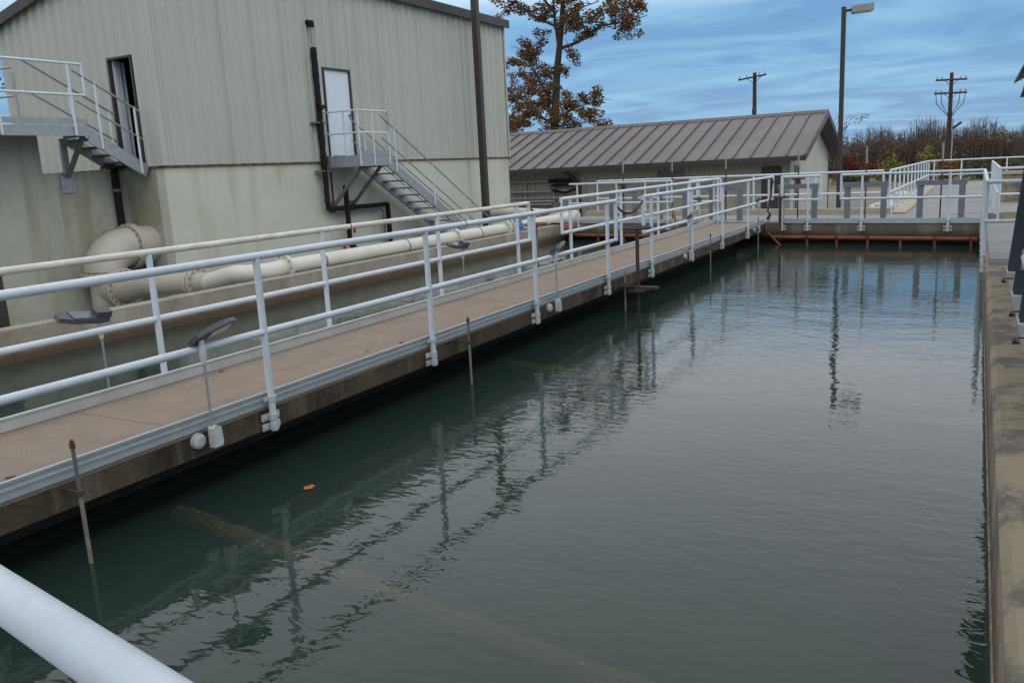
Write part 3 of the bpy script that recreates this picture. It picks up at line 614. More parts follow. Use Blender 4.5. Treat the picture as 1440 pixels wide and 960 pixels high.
# closed door
d = MB().box(D2[0] + .05, D2[1] - .05, BY0 + .005, BY0 + .045, D2[2] + .02, D2[3] - .05).build('door', 'door', B)
MB().box(D2[0], D2[0] + .048, BY0 - .04, BY0 + .06, D2[2], D2[3]).box(D2[1] - .048, D2[1], BY0 - .04, BY0 + .06, D2[2], D2[3]).box(D2[0] + .048, D2[1] - .048, BY0 - .04, BY0 + .06, D2[3] - .048, D2[3]).build('frame', 'trim', d)
MB().disc((D2[1] - .13, BY0 - .03, 3.12), (0, 1, 0), .03, .05, 12).build('handle', 'galv_dark', d)
# open doorway
d = MB().box(BX0 + .30, BX0 + .34, D1[1] - .02, D1[1] + .72, D1[2] + .02, D1[3] - .05).build('open_door', 'door', B)
MB().box(BX0 + .052, BX0 + .22, D1[1] - .05, D1[1] - .01, D1[2], D1[3] - .042).box(BX0 + .052, BX0 + .12, D1[1] - .075, D1[1] - .0501, D1[2], D1[3] - .042).build('jamb', 'door', d)
MB().box(BX0 - .04, BX0 + .05, D1[0], D1[0] + .04, D1[2], D1[3]).box(BX0 - .04, BX0 + .05, D1[1] - .04, D1[1], D1[2], D1[3]).box(BX0 - .04, BX0 + .05, D1[0] + .04, D1[1] - .04, D1[3] - .04, D1[3]).build('frame', 'trim', d)
MB().disc((BX0 + .37, D1[1] + .60, 3.0), (1, 0, 0), .03, .06, 10).build('handle', 'galv_dark', d)

# end tank wall
t = thing('tank_wall', (4, 15.6, GR), 'stained concrete tank wall below the upper left catwalk', 'wall')
MB().box(-6, 9.88, 15.40, 15.75, GR, 2.72).build('high_wall', 'painted_dirty', t)
MB().box(9.882, BX0 + .028, 15.40, 15.75, GR, 1.93).build('low_wall', 'painted_dirty', t)

# ------------------------------------------------------------ stairs
def tube_rail(pts, r, name, parent, m='galv'): return MB().tube(pts, r, 10).build(name, m, parent)
S = thing('metal_stairs', (18.5, 13.6, GR), 'galvanised stairs with landing below the closed pale door', 'stairs', 'galvanised stairs')
px0, px1, py = 16.45, 17.62, 13.12
MB().box(px0, px1, py, 14.15, 2.0, 2.06).build('landing_grate', 'galv_dark', S)
MB().box(px0, px1, py - .02, py, 1.82, 2.09).build('fascia', 'galv', S); MB().box(px0 - .02, px0, py - .02, 14.15, 1.82, 2.09).build('fascia', 'galv', S); MB().box(px1 - .02, px1, py, 14.15, 1.82, 1.995).build('fascia', 'galv_dark', S)
MB().box(px0 - .03, px1 + .03, py - .035, py - .021, 2.10, 2.20).build('toe_plate', 'galv', S)
for x in (px0 + .08, px0 + .85): 
    MB().beam((x + .1, py + .1, 1.82), (x + .0, 14.17, .85), .07, .07).build('brace', 'galv_dark', S)
    MB().box(x - .1, x + .12, 14.18, 14.225, .72, .98).build('wall_plate', 'galv_dark', S)
for x, y in ((px0, py), (px0 + .55, py), (px1, py), (px0, 13.55), (px0, 14.0)):
    MB().tube([(x, y - .03, 1.84), (x, y - .03, 3.13)], .022, 8).build('post', 'rail', S)
for z in (3.14, 2.62):
    tube_rail([(px0, 14.12, z), (px0, py - .03, z)], .022, 'guard_rail', S, 'rail'); tube_rail([(px0, py - .03, z), (px1, py - .03, z)], .022, 'guard_rail', S, 'rail')
MB().tube([(px1, py - .03, 3.14), (px1, py - .03, 2.62)], .022, 8).build('guard_return', 'rail', S)
sl = -0.565; sx1 = 22.5
def sz(x): return 1.93 + (x - px1) * sl
for y in (py, 14.0): MB().beam((px1 - .05, y, sz(px1 - .05) - .06), (sx1, y, sz(sx1) - .06), .05, .24).build('stringer', 'galv', S)
for i in range(14):
    x = px1 + .18 + i * .355
    if x > sx1: break
    MB().box(x - .14, x + .14, py + .03, 13.972, sz(x) - .03, sz(x) + .008).build('tread', 'galv', S)
def hz(x): return 3.04 + (x - 17.3) * sl
for y in (py - .05, 14.03):
    tube_rail([(17.3, y, hz(17.3)), (sx1 + .1, y, hz(sx1 + .1))], .020, 'handrail', S, 'galv'); tube_rail([(17.32, y, hz(17.32) - .53), (sx1 + .1, y, hz(sx1 + .1) - .53)], .018, 'handrail', S, 'galv')
    for x in (17.85, 19.5, 21.1, 22.4): MB().tube([(x, y, sz(x) - .15), (x, y, hz(x) + .02)], .022, 8).build('post', 'rail', S)

S = thing('catwalk', (8, 15, GR), 'galvanised catwalk and short stairs to the open doorway at upper left', 'catwalk', 'galvanised stairs')
cy0, cy1 = 14.6, 15.39; ce = 10.42
MB().box(-3, ce, cy0 + .03, cy1, 2.68, 2.73).build('deck_grate', 'galv_dark', S)
MB().box(-3, ce, cy0 - .0, cy0 + .028, 2.57, 2.75).build('fascia', 'galv', S); MB().box(ce - .03, ce, cy0 + .03, cy1, 2.57, 2.675).build('fascia', 'galv_dark', S)
MB().box(-3, ce - .02, cy0 - .012, cy0 - .001, 2.775, 2.88).build('toe_plate', 'galv', S)
for x in (10.34, 8.55, 6.7):
    MB().box(x - .06, x + .06, cy1 - .07, cy1 - .005, 1.9, 2.565).build('hanger', 'galv', S); MB().beam((x, cy1 - .06, 1.86), (x, cy0 + .12, 2.57), .07, .07).build('brace', 'galv_dark', S)
    k = MB().box(x - .14, x + .14, cy1 - .02, cy1 + .005, 1.55, 1.88)
    for s in (-.09, .09): k.disc((x + s, cy1 - .03, 1.65), (0, 1, 0), .02, .03, 8)
    k.build('wall_plate', 'galv', S)
for z in (3.85, 3.30): tube_rail([(-3, cy0 - .03, z), (ce - .02, cy0 - .03, z)], .023, 'guard_rail', S, 'rail')
MB().tube([(ce - .02, cy0 - .03, 3.85), (ce - .02, cy0 - .03, 3.30)], .023, 8).build('guard_return', 'rail', S)
for x in (10.12, 8.75, 7.3, 5.8): MB().tube([(x, cy0 - .03, 2.58), (x, cy0 - .03, 3.85)], .025, 8).build('post', 'rail', S)
def z1(x): return 2.62 + (x - ce) * -.60
for y in (cy0, cy1 - .06): MB().beam((ce - .02, y, z1(ce) - .05), (BX0 - .08, y, z1(BX0 - .08) - .05), .04, .24).build('stringer', 'galv', S)
for i in range(5): x = ce + .12 + i * .24; MB().box(x - .13, x + .13, cy0 + .025, cy1 - .085, z1(x) - .05, z1(x) - .012).build('tread', 'galv_dark', S)
for y, xa in ((cy0 - .03, 10.2), (cy1 - .06, 9.75)):
    def h1(x, xa=xa): return 3.74 + (x - 10.2) * -.52
    tube_rail([(xa, y, h1(xa)), (BX0 - .1, y, h1(BX0 - .1))], .021, 'handrail', S); tube_rail([(xa, y, h1(xa) - .54), (BX0 - .1, y, h1(BX0 - .1) - .54)], .019, 'handrail', S)
    for x in (10.62, 11.42): MB().tube([(x, y, z1(x) - .16), (x, y, h1(x) + .03)], .023, 8).build('post', 'rail', S)
for z in (3.85, 3.35): tube_rail([(9.72, 15.6, z), (9.55, 19.5, z)], .021, 'guard_rail', S)
MB().tube([(9.73, 15.6, 2.72), (9.72, 15.6, 3.75)], .03, 8).build('post', 'galv', S)

# ------------------------------------------------------------ pipes
def flange(parent, c, ax, r, t_=.05, bolts=12, m='pipe_beige'):
    f = MB().disc(c, ax, r, t_, 28).build('flange', m, parent); a, b = frame_of(ax); c = Vector(c); ax = Vector(ax).normalized(); k = MB()
    for i in range(bolts):
        q = 2 * math.pi * i / bolts; p = c + (a * math.cos(q) + b * math.sin(q)) * r * .87; k.tube([p - ax * (t_ / 2 + .025), p + ax * (t_ / 2 + .025)], r * .055, 6)
    stuff(k.build('bolts', 'bolt', f)); return f
P = thing('flanged_elbow_pipe', (10.5, 14.75, GR), 'huge beige flanged elbow pipe turning down beside the tank wall', 'pipe')
zc_, yc_ = .43, 14.97; xl = 10.56; rp = .385
MB().tube([(BX0 + .1, yc_, zc_), (11.27, yc_, zc_)], rp, 32).build('stub', 'pipe_beige', P)
flange(P, (11.25, yc_, zc_), (1, 0, 0), .455, .055, 20); flange(P, (11.185, yc_, zc_), (1, 0, 0), .455, .055, 20)
el = [(11.16 + (11.16 - xl) * math.cos(q) , yc_, zc_ - .44 + .44 * math.sin(q)) for q in [math.pi / 2 + math.pi / 2 * i / 14 for i in range(15)]]
MB().tube(el, rp, 32).build('elbow', 'pipe_beige', P)
flange(P, (xl, yc_, -.03), (0, 0, 1), .45, .055, 20); flange(P, (xl, yc_, -.095), (0, 0, 1), .45, .055, 20)
MB().tube([(xl, yc_, -.1), (xl, yc_, -.86)], .31, 28).build('tee_body', 'pipe_beige', P)
MB().tube([(xl, yc_, -.36), (xl, yc_ - .44, -.32)], .30, 28).build('branch', 'pipe_beige', P)
flange(P, (xl, yc_ - .44, -.32), (0, 1, 0), .39, .055, 18); flange(P, (xl, yc_ - .52, -.32), (0, 1, 0), .39, .055, 18)
MB().tube([(xl, yc_ - .54, -.31), (xl - .02, 13.75, -.22), (10.5, 12.3, -.16), (10.48, 12.0, -.14)], [.29, .21, .185, .18], 24).build('reducer', 'pipe_beige', P)
flange(P, (10.5, 12.38, -.165), (0, 1, 0), .275, .05, 12); flange(P, (10.5, 12.30, -.16), (0, 1, 0), .275, .05, 12)
MB().disc((xl, yc_, -.885), (0, 0, 1), .45, .05, 24).build('base_ring', 'pipe_beige', P)
P = thing('long_white_pipe', (17, 11, GR), 'long white pipe running along the top of the left channel wall', 'pipe')
MB().tube([(10.48, 12.0, -.14), (10.46, 11.6, -.05)] + [tuple(q) for q in bend((10.86, 11.25, .02), math.pi, 1.5 * math.pi, .40, (1, 0, 0), (0, 1, 0), 8)] + [(11.2, 10.85, .04)], .158, 22).build('elbow', 'pipe_white', P)
PY, PZ = 10.85, .045
flange(P, (11.2, PY, PZ), (1, 0, 0), .235, .05, 10, 'pipe_white')
MB().tube([(11.2, PY, PZ), (19.3, PY, PZ)], .15, 24).build('pipe_run', 'pipe_white', P)
flange(P, (16.9, PY, PZ), (1, 0, 0), .22, .09, 10, 'pipe_white')
for x in (12.2, 14.9, 18.0): MB().disc((x, PY, PZ), (1, 0, 0), .157, .03, 22).build('strap_band', 'galv_dark', P)
for x in (11.6, 13.8, 16.0, 18.2, 20.8, 22.8): MB().box(x - .06, x + .06, PY - .15, PY + .15, GR, PZ - .13).build('saddle', 'galv_dark', P)
flange(P, (19.3, PY, PZ), (1, 0, 0), .25, .06, 12, 'pipe_white'); flange(P, (19.55, PY, PZ), (1, 0, 0), .25, .06, 12, 'pipe_white')
MB().tube([(19.3, PY, PZ), (19.6, PY, PZ)], .17, 20).build('spool', 'pipe_white', P)
c_ = MB().tube([(19.62, PY, PZ), (19.7, PY, PZ), (20.0, PY, PZ), (20.08, PY, PZ)], [.2, .235, .235, .2], 24).build('coupling', 'blue', P)
k = MB()
for i in range(6): q = i * math.pi / 3 + .3; k.tube([(19.55, PY + .27 * math.cos(q), PZ + .27 * math.sin(q)), (20.15, PY + .27 * math.cos(q), PZ + .27 * math.sin(q))], .018, 6)
for i in range(6): q = i * math.pi / 3 + .3; k.box(19.66, 19.74, PY + .25 * math.cos(q) - .04, PY + .25 * math.cos(q) + .04, PZ + .25 * math.sin(q) - .04, PZ + .25 * math.sin(q) + .04)
k.build('tie_rods', 'blue', c_)
MB().tube([(20.08, PY, PZ), (23.7, PY, PZ)] + [tuple(q) for q in bend((23.7, PY + .55, PZ), 1.5 * math.pi, 2 * math.pi, .55, (1, 0, 0), (0, 1, 0), 8)] + [(24.25, 12.2, .12), (24.25, 16.5, .38)], [.15] * 2 + [.16] * 9 + [.16, .16], 22).build('far_run', 'pipe_white', P)
MB().tube([(23.55, PY, PZ), (23.9, PY + .02, PZ)], .19, 20).build('end_collar', 'pipe_white', P)

P = thing('black_wrapped_pipe', (16.3, 14.08, GR), 'black wrapped service pipe climbing the wall left of the pale door', 'pipe')
yb = 14.05
MB().tube([(16.22, 14.2, 5.22), (16.22, yb, 5.18), (16.22, yb, 5.10)], [.07, .085, .075], 10).build('wall_elbow', 'black', P)
MB().tube([(16.22, yb, 5.1), (16.22, yb, 4.62)], .035, 10).build('bare_pipe', 'galv', P)
pts = [(16.22 + random.uniform(-.012, .012), yb, 4.64 - i * .13) for i in range(29)]
MB().tube(pts, [random.uniform(.060, .082) for _ in pts], 10).build('riser', 'black', P)
MB().tube([(16.16, yb - .05, 3.35), (16.2, yb - .06, 3.22), (16.34, yb - .06, 3.28)], [.05, .08, .05], 8).build('wrap_knot', 'black', P)
MB().tube([(16.22, yb, 1.0), (16.22, yb, .84)] + [(16.22 + .02 + i * .3, yb, .83 - .003 * i) for i in range(1, 8)] + [(18.62, yb, .82)], .062, 10).build('cross_pipe', 'black', P)
MB().tube([(18.6, yb, .83), (18.64, yb, .78), (18.66, yb, -.85)], .066, 10).build('drop_leg', 'black', P)
MB().tube([(18.45, yb, .55), (18.45, yb, -.85)], .03, 8).build('conduit', 'galv_dark', P)
MB().tube([(16.6, yb, .72), (18.35, yb, .70), (18.45, yb, .6)], .022, 8).build('conduit', 'galv_dark', P)
for z in (1.75, 2.9): MB().box(16.02, 16.42, yb - .05, 14.19, z - .02, z + .02).build('clamp', 'galv_dark', P)
MB().tube([(16.52, 14.12, 1.75), (16.52, 14.12, .9)], .028, 8).build('side_conduit', 'rust_dark', P)
MB().box(16.38, 16.62, 14.06, 14.19, 1.98, 2.12).build('junction_box', 'galv_dark', P)
P = thing('black_valve_pipe', (16.9, 13.6, GR), 'black insulated pipe with red valve handles running low behind the railing', 'pipe')
MB().tube([(16.86, 13.98, 1.38), (16.86, 13.98, -.1), (16.95, 13.95, -.2)], .065, 10).build('riser', 'black', P)
MB().tube([(16.98, 13.95, -.18), (16.6, 13.6, -.2), (15.5, 12.8, -.13), (12.5, 12.8, -.14), (11.6, 12.85, -.3)], .062, 10).build('run', 'black', P)
MB().box(16.92, 16.98, 13.86, 13.90, .18, .34).build('valve_handle', 'red', P); MB().box(15.1, 15.14, 12.68, 12.74, -.18, .06).build('valve_handle', 'red', P)
P = thing('downpipe', (11.3, 15.3, GR), 'short black downpipe dropping to the elbow below the doorway', 'pipe')
MB().tube([(11.33, 15.3, 1.98), (11.33, 15.3, .6)], .075, 12).build('pipe', 'black', P); MB().disc((11.33, 15.3, 1.55), (0, 0, 1), .085, .05, 12).build('collar', 'galv_dark', P)
MB().prism([(11.05, 15.35, 1.97), (11.6, 15.35, 2.0), (11.6, 15.0, 2.0), (11.05, 15.1, 1.97)], (0, 0, .05)).build('drip_tray', 'dark', P)
P = thing('dark_post', (6.8, 12.0, GR), 'dark steel post at the left picture edge behind the railing', 'post')
MB().box(6.55, 6.86, 12.0, 12.2, GR, .62).build('post_body', 'bronze', P); MB().box(6.5, 6.92, 11.95, 12.25, GR + .01, GR + .06).build('base_plate', 'bronze', P)

# ------------------------------------------------------------ brown roofed building
X0, X1, Y0, Y1, ZE, ZR = 31.0, 39.4, 5.75, 22.0, 1.50, 3.10
XR = (X0 + X1) / 2
C = thing('low_building', (35, 13, GR), 'low olive building with a brown standing seam metal roof', 'building')
def C_front(u, o, z): return (X0 - o, u, z)
def C_gable(u, o, z): return (u, Y0 - o, z)
def gz(x): return ZE + .02 + (ZR - ZE) * (1 - abs(x - XR) / (XR - X0 + .6)) - .02
u = Y0
while u < Y1 - .01: v = min(u + .915, Y1); siding_panel(u, v - .003, GR, lambda q: 1.62, C_front, m='olive', parent=C); u = v
u = X0
while u < X1 - .01: v = min(u + .914, X1); siding_panel(u, v - .003, GR, gz, C_gable, m='olive_pale', parent=C, h=.02); u = v
MB().box(X1 - .05, X1, Y0, Y1, GR, 1.6).build('rear_wall', 'olive', C)
MB().prism([(X0, Y1 - .05, GR), (X1, Y1 - .05, GR), (X1, Y1 - .05, gz(X1)), (XR, Y1 - .05, gz(XR)), (X0, Y1 - .05, gz(X0))], (0, .05, 0)).build('end_wall', 'olive', C)
EO, GO = .65, .55                                     # eave and gable overhang
xe0, xe1 = X0 - EO, X1 + EO; ye = Y0 - GO
def roof_z(x): return ZR - (ZR - ZE) * abs(x - XR) / (XR - xe0)
y = ye; pitch_ = .61
while y < Y1 + .3:
    for s, xe in ((-1, xe0), (1, xe1)):
        a = (xe, roof_z(xe)); b = (XR, ZR)
        pn = MB().prism([(a[0], y + .012, a[1]), (b[0], y + .012, b[1]), (b[0], y + .012, b[1] + .03), (a[0], y + .012, a[1] + .03)], (0, pitch_ - .024, 0)).build('roof_panel', 'roof', C, smooth=False)
        if s < 0: MB().prism([(a[0], y - .02, a[1] + .0), (b[0] - .02, y - .02, b[1] + .0), (b[0] - .02, y - .02, b[1] + .085), (a[0], y - .02, a[1] + .085)], (0, .04, 0)).build('standing_seam', 'roof', pn, smooth=False)
    y += pitch_
yE = y
MB().prism([(XR - .2, ye - .04, ZR - .02), (XR, ye - .04, ZR + .11), (XR + .2, ye - .04, ZR - .02), (XR, ye - .04, ZR + .05)], (0, yE - ye + .08, 0)).build('ridge_cap', 'roof', C)
MB().box(xe0 - .09, xe0 - .005, ye, yE, ZE - .13, ZE + .02).build('gutter', 'trim', C)
MB().box(xe0, X0 - .035, ye + .03, yE, ZE - .1, ZE - .06).build('soffit', 'trim', C)
for s, xe in ((-1, xe0), (1, xe1)):
    MB().prism([(xe, ye - .05, ZE - .16), (XR, ye - .05, ZR - .16), (XR, ye - .05, ZR + .06), (xe, ye - .05, ZE + .05)], (0, .045, 0)).build('rake_board', 'roof' if s < 0 else 'trim', C)
    MB().prism([(xe, ye, ZE - .14), (XR, ye, ZR - .13), (XR, ye, ZR - .09), (xe, ye, ZE - .1)], (0, GO - .03, 0)).build('gable_soffit', 'trim', C)
d = MB().box(X0 - .06, X0 - .035, 6.05, 6.75, GR + .05, 1.2).build('door', 'trim', C)
MB().box(X0 - .075, X0 - .061, 6.12, 6.16, .1, .2).build('handle', 'galv', d)
MB().box(31.5, 31.85, Y0 - .16, Y0 - .025, .75, 1.2).build('meter_box', 'galv', C); MB().tube([(31.6, Y0 - .08, .75), (31.6, Y0 - .08, GR)], .04, 8).build('meter_conduit', 'galv_dark', C)
MB().box(X1 - .1, X1 + .03, Y0 - .04, Y0 - .022, GR, 1.45).build('corner_trim', 'trim', C)
MB().box(X0 - .045, X0 - .034, 9.6, 10.6, .95, 1.2).build('wall_vent', 'galv_dark', C)
t = thing('conduit_rack', (30.7, 15.5, 0), 'rack of grey conduits fixed to the olive wall behind the tall building', 'conduits')
for z, y0_, m_ in ((1.02, 14.0, 'galv'), (.62, 14.2, 'galv'), (.35, 14.6, 'lamp_grey'), (.22, 14.9, 'galv'), (.10, 15.0, 'lamp_grey')): MB().tube([(30.82, y0_, z), (30.82, 20, z)], .045, 8).build('conduit', m_, t)
MB().tube([(30.8, 14.0, 1.02), (30.8, 15.1, 1.02)], .075, 8).build('black_wrap', 'black', t)
MB().tube([(30.8, 15.0, .66), (30.78, 14.4, .55), (30.8, 13.9, .68), (30.8, 14.2, .85), (30.8, 15, .84)], .05, 8).build('hose_coil', 'black', t)
for y in (14.9, 16.2, 17.6): MB().box(30.86, 30.95, y, y + .06, -.1, 1.1).build('strut', 'galv', t)
t = thing('wall_downspout', (30.7, 13.85, GR), 'dark brown bent downspout below the eave of the low building', 'downspout')
MB().tube([(30.4, 14.2, 1.38), (30.75, 13.95, 1.05), (30.86, 13.85, .8), (30.86, 13.85, GR)], .09, 8).build('spout', 'rust_dark', t)

# ------------------------------------------------------------ light poles, utility poles
def light_pole(x, y, h, base, label, w0, head):
    t = thing('light_pole', (x, y, base), label, 'light pole', 'bronze light poles')
    MB().prism([(x - w0, y - w0, base), (x + w0, y - w0, base), (x + w0, y + w0, base), (x - w0, y + w0, base)], (0, 0, h)).build('pole', 'bronze', t)
    MB().box(x - w0 * 2.2, x + w0 * 2.2, y - w0 * 2.2, y + w0 * 2.2, base, base + .05).build('base_plate', 'bronze', t)
    d = Vector((*head, 0)); s = Vector((-d.y, d.x, 0)); p = Vector((x, y, base + h))
    MB().beam(p + Vector((0, 0, -.12)) + d * .02, p + Vector((0, 0, -.1)) + d * .25, .07, .07).build('arm', 'bronze', t)
    hd = MB(); c = p + d * .22 + Vector((0, 0, -.14))
    hd.prism([c - s * .17 + Vector((0, 0, -.06)), c + d * .62 - s * .17 + Vector((0, 0, -.03)), c + d * .62 - s * .17 + Vector((0, 0, .17)), c - s * .17 + Vector((0, 0, .14))], s * .34)
    h_ = hd.build('lamp_head', 'lamp_grey', t)
    MB().prism([c + d * .05 - s * .14 + Vector((0, 0, -.066)), c + d * .57 - s * .14 + Vector((0, 0, -.042)), c + d * .57 + s * .14 + Vector((0, 0, -.042)), c + d * .05 + s * .14 + Vector((0, 0, -.066))], (0, 0, -.015)).build('lens', 'lens', h_)
light_pole(29.0, 3.88, 6.85, GR, 'dark bronze light pole with box lamp rising beside the low building', .065, (.25, -.97))
light_pole(22.8, 13.4, 8.9, GR, 'thick dark pole in front of the tall building, cut by the picture top', .092, (-.3, -.95))
def wire(t, a, b, sag, r=.012):
    a, b = Vector(a), Vector(b); MB().tube([a + (b - a) * (i / 10) - Vector((0, 0, sag * 4 * (i / 10) * (1 - i / 10))) for i in range(11)], r, 5).build('wire', 'iron', t)
U = thing('utility_pole', (84, 2.4, GR), 'brown wooden utility pole with two crossarms at right', 'utility pole', 'wooden utility poles')
MB().tube([(84, 2.36, GR), (84, 2.4, 7.75)], [.23, .14], 12).build('pole', 'wood', U)
cd = Vector((.5, -.86, 0)).normalized()
for zz, w_ in ((7.15, 1.35), (6.05, 1.4)):
    c0 = Vector((83.8, 2.4, zz)); a_ = MB().beam(c0 - cd * w_, c0 + cd * w_, .12, .15).build('crossarm', 'wood', U)
    for s in (-.92, -.6, .6, .92): MB().tube([c0 + cd * w_ * s + Vector((0, 0, .07)), c0 + cd * w_ * s + Vector((0, 0, .2)), c0 + cd * w_ * s + Vector((0, 0, .3))], [.03, .06, .03], 8).build('insulator', 'lamp_grey', a_)
    for s in (-1, 1): MB().beam(c0 + cd * .65 * s, c0 + Vector((0, 0, -.5)), .04, .04).build('arm_brace', 'wood', U)
for s in (-.95, -.6, .6, .95):
    a = Vector((83.75, 2.4, 6.0)) + cd * 1.35 * s; MB().tube([a, a + Vector((0, 0, -.8)) - cd * .1 * s, Vector((83.7, 2.4, 4.4)) + cd * .45 * s, Vector((83.7, 2.3, 3.9))], .03, 6).build('jumper_cable', 'iron', U)
MB().tube([(83.8, 2.1, GR), (83.8, 2.1, 3.9)], .06, 8).build('riser_conduit', 'galv', U)
MB().beam((83.7, 2.1, 3.1), (83.3, 1.45, 3.55), .22, .14).build('yard_lamp', 'charcoal', U)
U = thing('utility_pole', (75, 17, GR), 'utility pole top with sloping crossarm above the brown roof', 'utility pole', 'wooden utility poles')
MB().tube([(75, 17, GR), (75, 17, 8.5)], [.22, .15], 12).build('pole', 'wood', U)
a_ = MB().beam((74.8, 18.35, 8.0), (74.8, 16.0, 8.25), .11, .13).build('crossarm', 'wood', U)
for s in (.05, .3, .75, .95): p = Vector((74.8, 18.35, 8.06)).lerp(Vector((74.8, 16.0, 8.31)), s); MB().tube([p, p + Vector((0, 0, .22))], [.03, .05], 6).build('insulator', 'lamp_grey', a_)
MB().beam((74.75, 17.6, 8.05), (74.8, 17, 7.6), .05, .05).build('arm_brace', 'wood', U); MB().beam((74.75, 16.4, 8.15), (74.8, 17, 7.6), .05, .05).build('arm_brace', 'wood', U)
MB().tube([(74.7, 16.95, 5.5), (74.7, 16.95, 5.1)], .2, 10).build('clamp_band', 'iron', U)
U = thing('utility_pole', (80, 33.9, GR), 'thin distant pole with a transformer beside the oak', 'utility pole', 'wooden utility poles')
MB().tube([(80, 33.9, GR), (80, 33.9, 8.1)], [.16, .10], 8).build('pole', 'lamp_grey', U); MB().tube([(79.7, 34.2, 6.3), (79.7, 34.2, 7.1)], .22, 10).build('transformer', 'iron', U)
MB().beam((79.8, 35.0, 7.6), (79.8, 32.6, 7.5), .09, .1).build('crossarm', 'wood', U)
wire(U, (79.8, 35, 7.6), (74, 75, 7.2), .8); wire(U, (79.8, 33.9, 6.9), (74, 75, 6.4), .8)

# ------------------------------------------------------------ equipment on slate legs at right edge
E_ = thing('ribbed_equipment', (8, -1.2, 0), 'pale grey ribbed equipment tank on slate blue legs at the right edge', 'tank')
for x in (11.9, 10.05, 8.47, 6.9, 5.3):
    def lp(xa, xb, ya, yb): return MB().prism([(xa, ya, .051), (xb, ya, .051), (xb, yb, .051), (xa, yb, .051)], (0, -.115, 1.40))
    l = lp(x - .11, x - .085, -.385, -.74).build('leg', 'slate', E_)
    lp(x - .0849, x + .0849, -.55, -.575).build('web', 'slate', l)
    lp(x + .085, x + .11, -.385, -.74).build('rear_flange', 'slate', l)
    MB().box(x - .2, x + .2, -.80, -.376, .0352, .05).build('base_plate', 'bracket', l)
bodyx0, bodyx1 = 4.6, 12.15
MB().box(bodyx0, bodyx1, -2.6, -.56, 1.45, 2.02).build('body', 'ribbed', E_)
for z in (1.46, 1.66, 1.88): MB().box(bodyx0 - .03, bodyx1 + .03, -.56, -.515, z, z + .05).build('rib', 'ribbed', E_)
MB().box(bodyx0, 12.2, -.66, -.50, 1.38, 1.445).build('bottom_channel', 'ribbed', E_)
MB().prism([(12.35, -.33, 2.285), (12.35, -1.5, 2.95), (12.35, -1.5, 2.98), (12.35, -.33, 2.31)], (-5, 0, 0)).build('awning', 'awning', E_)
MB().box(9.3, 12.2, -2.4, -.95, 2.02, 2.6).build('upper_housing', 'ribbed', E_)
k = MB().prism([(10.6, -.345, 2.04), (10.6, -.385, 2.20), (10.6, -.60, 2.20), (10.6, -.60, 2.04)], (-.35, 0, 0)).build('lamp_box', 'trim', E_)
MB().prism([(10.602, -.40, 2.06), (10.602, -.42, 2.18), (10.602, -.56, 2.18), (10.602, -.56, 2.06)], (.01, 0, 0)).build('lamp_glass', 'lens', k)
MB().tube([(4.5, -.47, .50), (9.02, -.465, .54)], .075, 12).build('side_pipe', 'pipe_white', E_)
for x in (5.5, 7.4, 8.9): MB().box(x, x + .04, -.62, -.395, .44, .62).build('rib_plate', 'ribbed', E_)
for i, (x, y, l) in enumerate([(11.2, -.33, 'farthest dark cable clip on the right wall top'), (8.95, -.345, 'second cable clip on the right wall top, below the first leg'), (7.7, -.335, 'rusty cable clip on the right wall top'), (5.85, -.36, 'white cable clip on the right wall top nearest the camera')]):
    t = thing('cable_clip', (x, y, 0), l, 'clip', 'cable clips on the right wall')
    MB().box(x - .03, x + .03, y - .025, y + .012, .001, .022).build('clip_body', 'iron' if i < 3 else 'bracket', t)
    MB().tube([(x - .05, y + .02, .012), (x, y + .0, .04), (x + .03, y - .03, .04), (x + .02, y - .1, .043)], .007, 6).build('cable_end', 'rust_dark' if i == 2 else 'black', t)
    MB().tube([(x + .015, y - .01, .022), (x + .015, y - .01, .045)], .011, 8).build('clip_bolt', 'bracket', t)

# canopy beside the basin: above the frame, but mirrored as the dark strip along the right wall
t = thing('side_canopy', (7, -2, 0), 'dark canopy roof mirrored in the water along the right wall', 'canopy')
MB().prism([(-3, -.27, 5.55), (-3, -4.2, 6.1), (-3, -4.2, 6.18), (-3, -.27, 5.63)], (18.6, 0, 0)).build('roof_sheet', 'awning', t)
MB().box(-3, 15.6, -.265, -.24, 5.42, 5.66).build('eave_fascia', 'trim', t)
for x in (-2.5, 3.2, 9.0, 15.2): MB().box(x - .08, x + .08, -3.98, -3.82, GR, 6.03).build('column', 'slate', t)
for x in (-2.5, 3.2, 9.0, 15.2): MB().beam((x, -3.8, 5.93), (x, -.3, 5.47), .1, .12).build('rafter', 'slate', t)

# leaf scraps on the walkway
for i, (x, y, l) in enumerate([(2.55, 4.72, 'brown leaf scrap on the walkway near the left picture edge'), (5.95, 4.85, 'reddish leaf scrap on the walkway before the second near post'), (6.35, 4.75, 'small leaf scrap beside the second near post'), (4.9, 5.6, 'dark leaf scrap against the left toe plate'), (8.9, 5.58, 'leaf scrap against the left toe plate, farther along')]):
    b = MB(); n = 9; c = Vector((x, y, .004)); a0 = random.random() * 6
    rg = [c + Vector((math.cos(a0 + k / n * 6.283) * 1.6, math.sin(a0 + k / n * 6.283) * .7, 0)) * .022 * random.uniform(.6, 1.3) + Vector((0, 0, random.uniform(.001, .010))) for k in range(n)]
    b.v = [tuple(c + Vector((0, 0, .006)))] + [tuple(p) for p in rg]; b.f = [(0, k + 1, (k + 1) % n + 1) for k in range(n)]
    tag(b.build('leaf_scrap', 'rust_dark'), l, 'leaf', 'leaf scraps on the walkway')

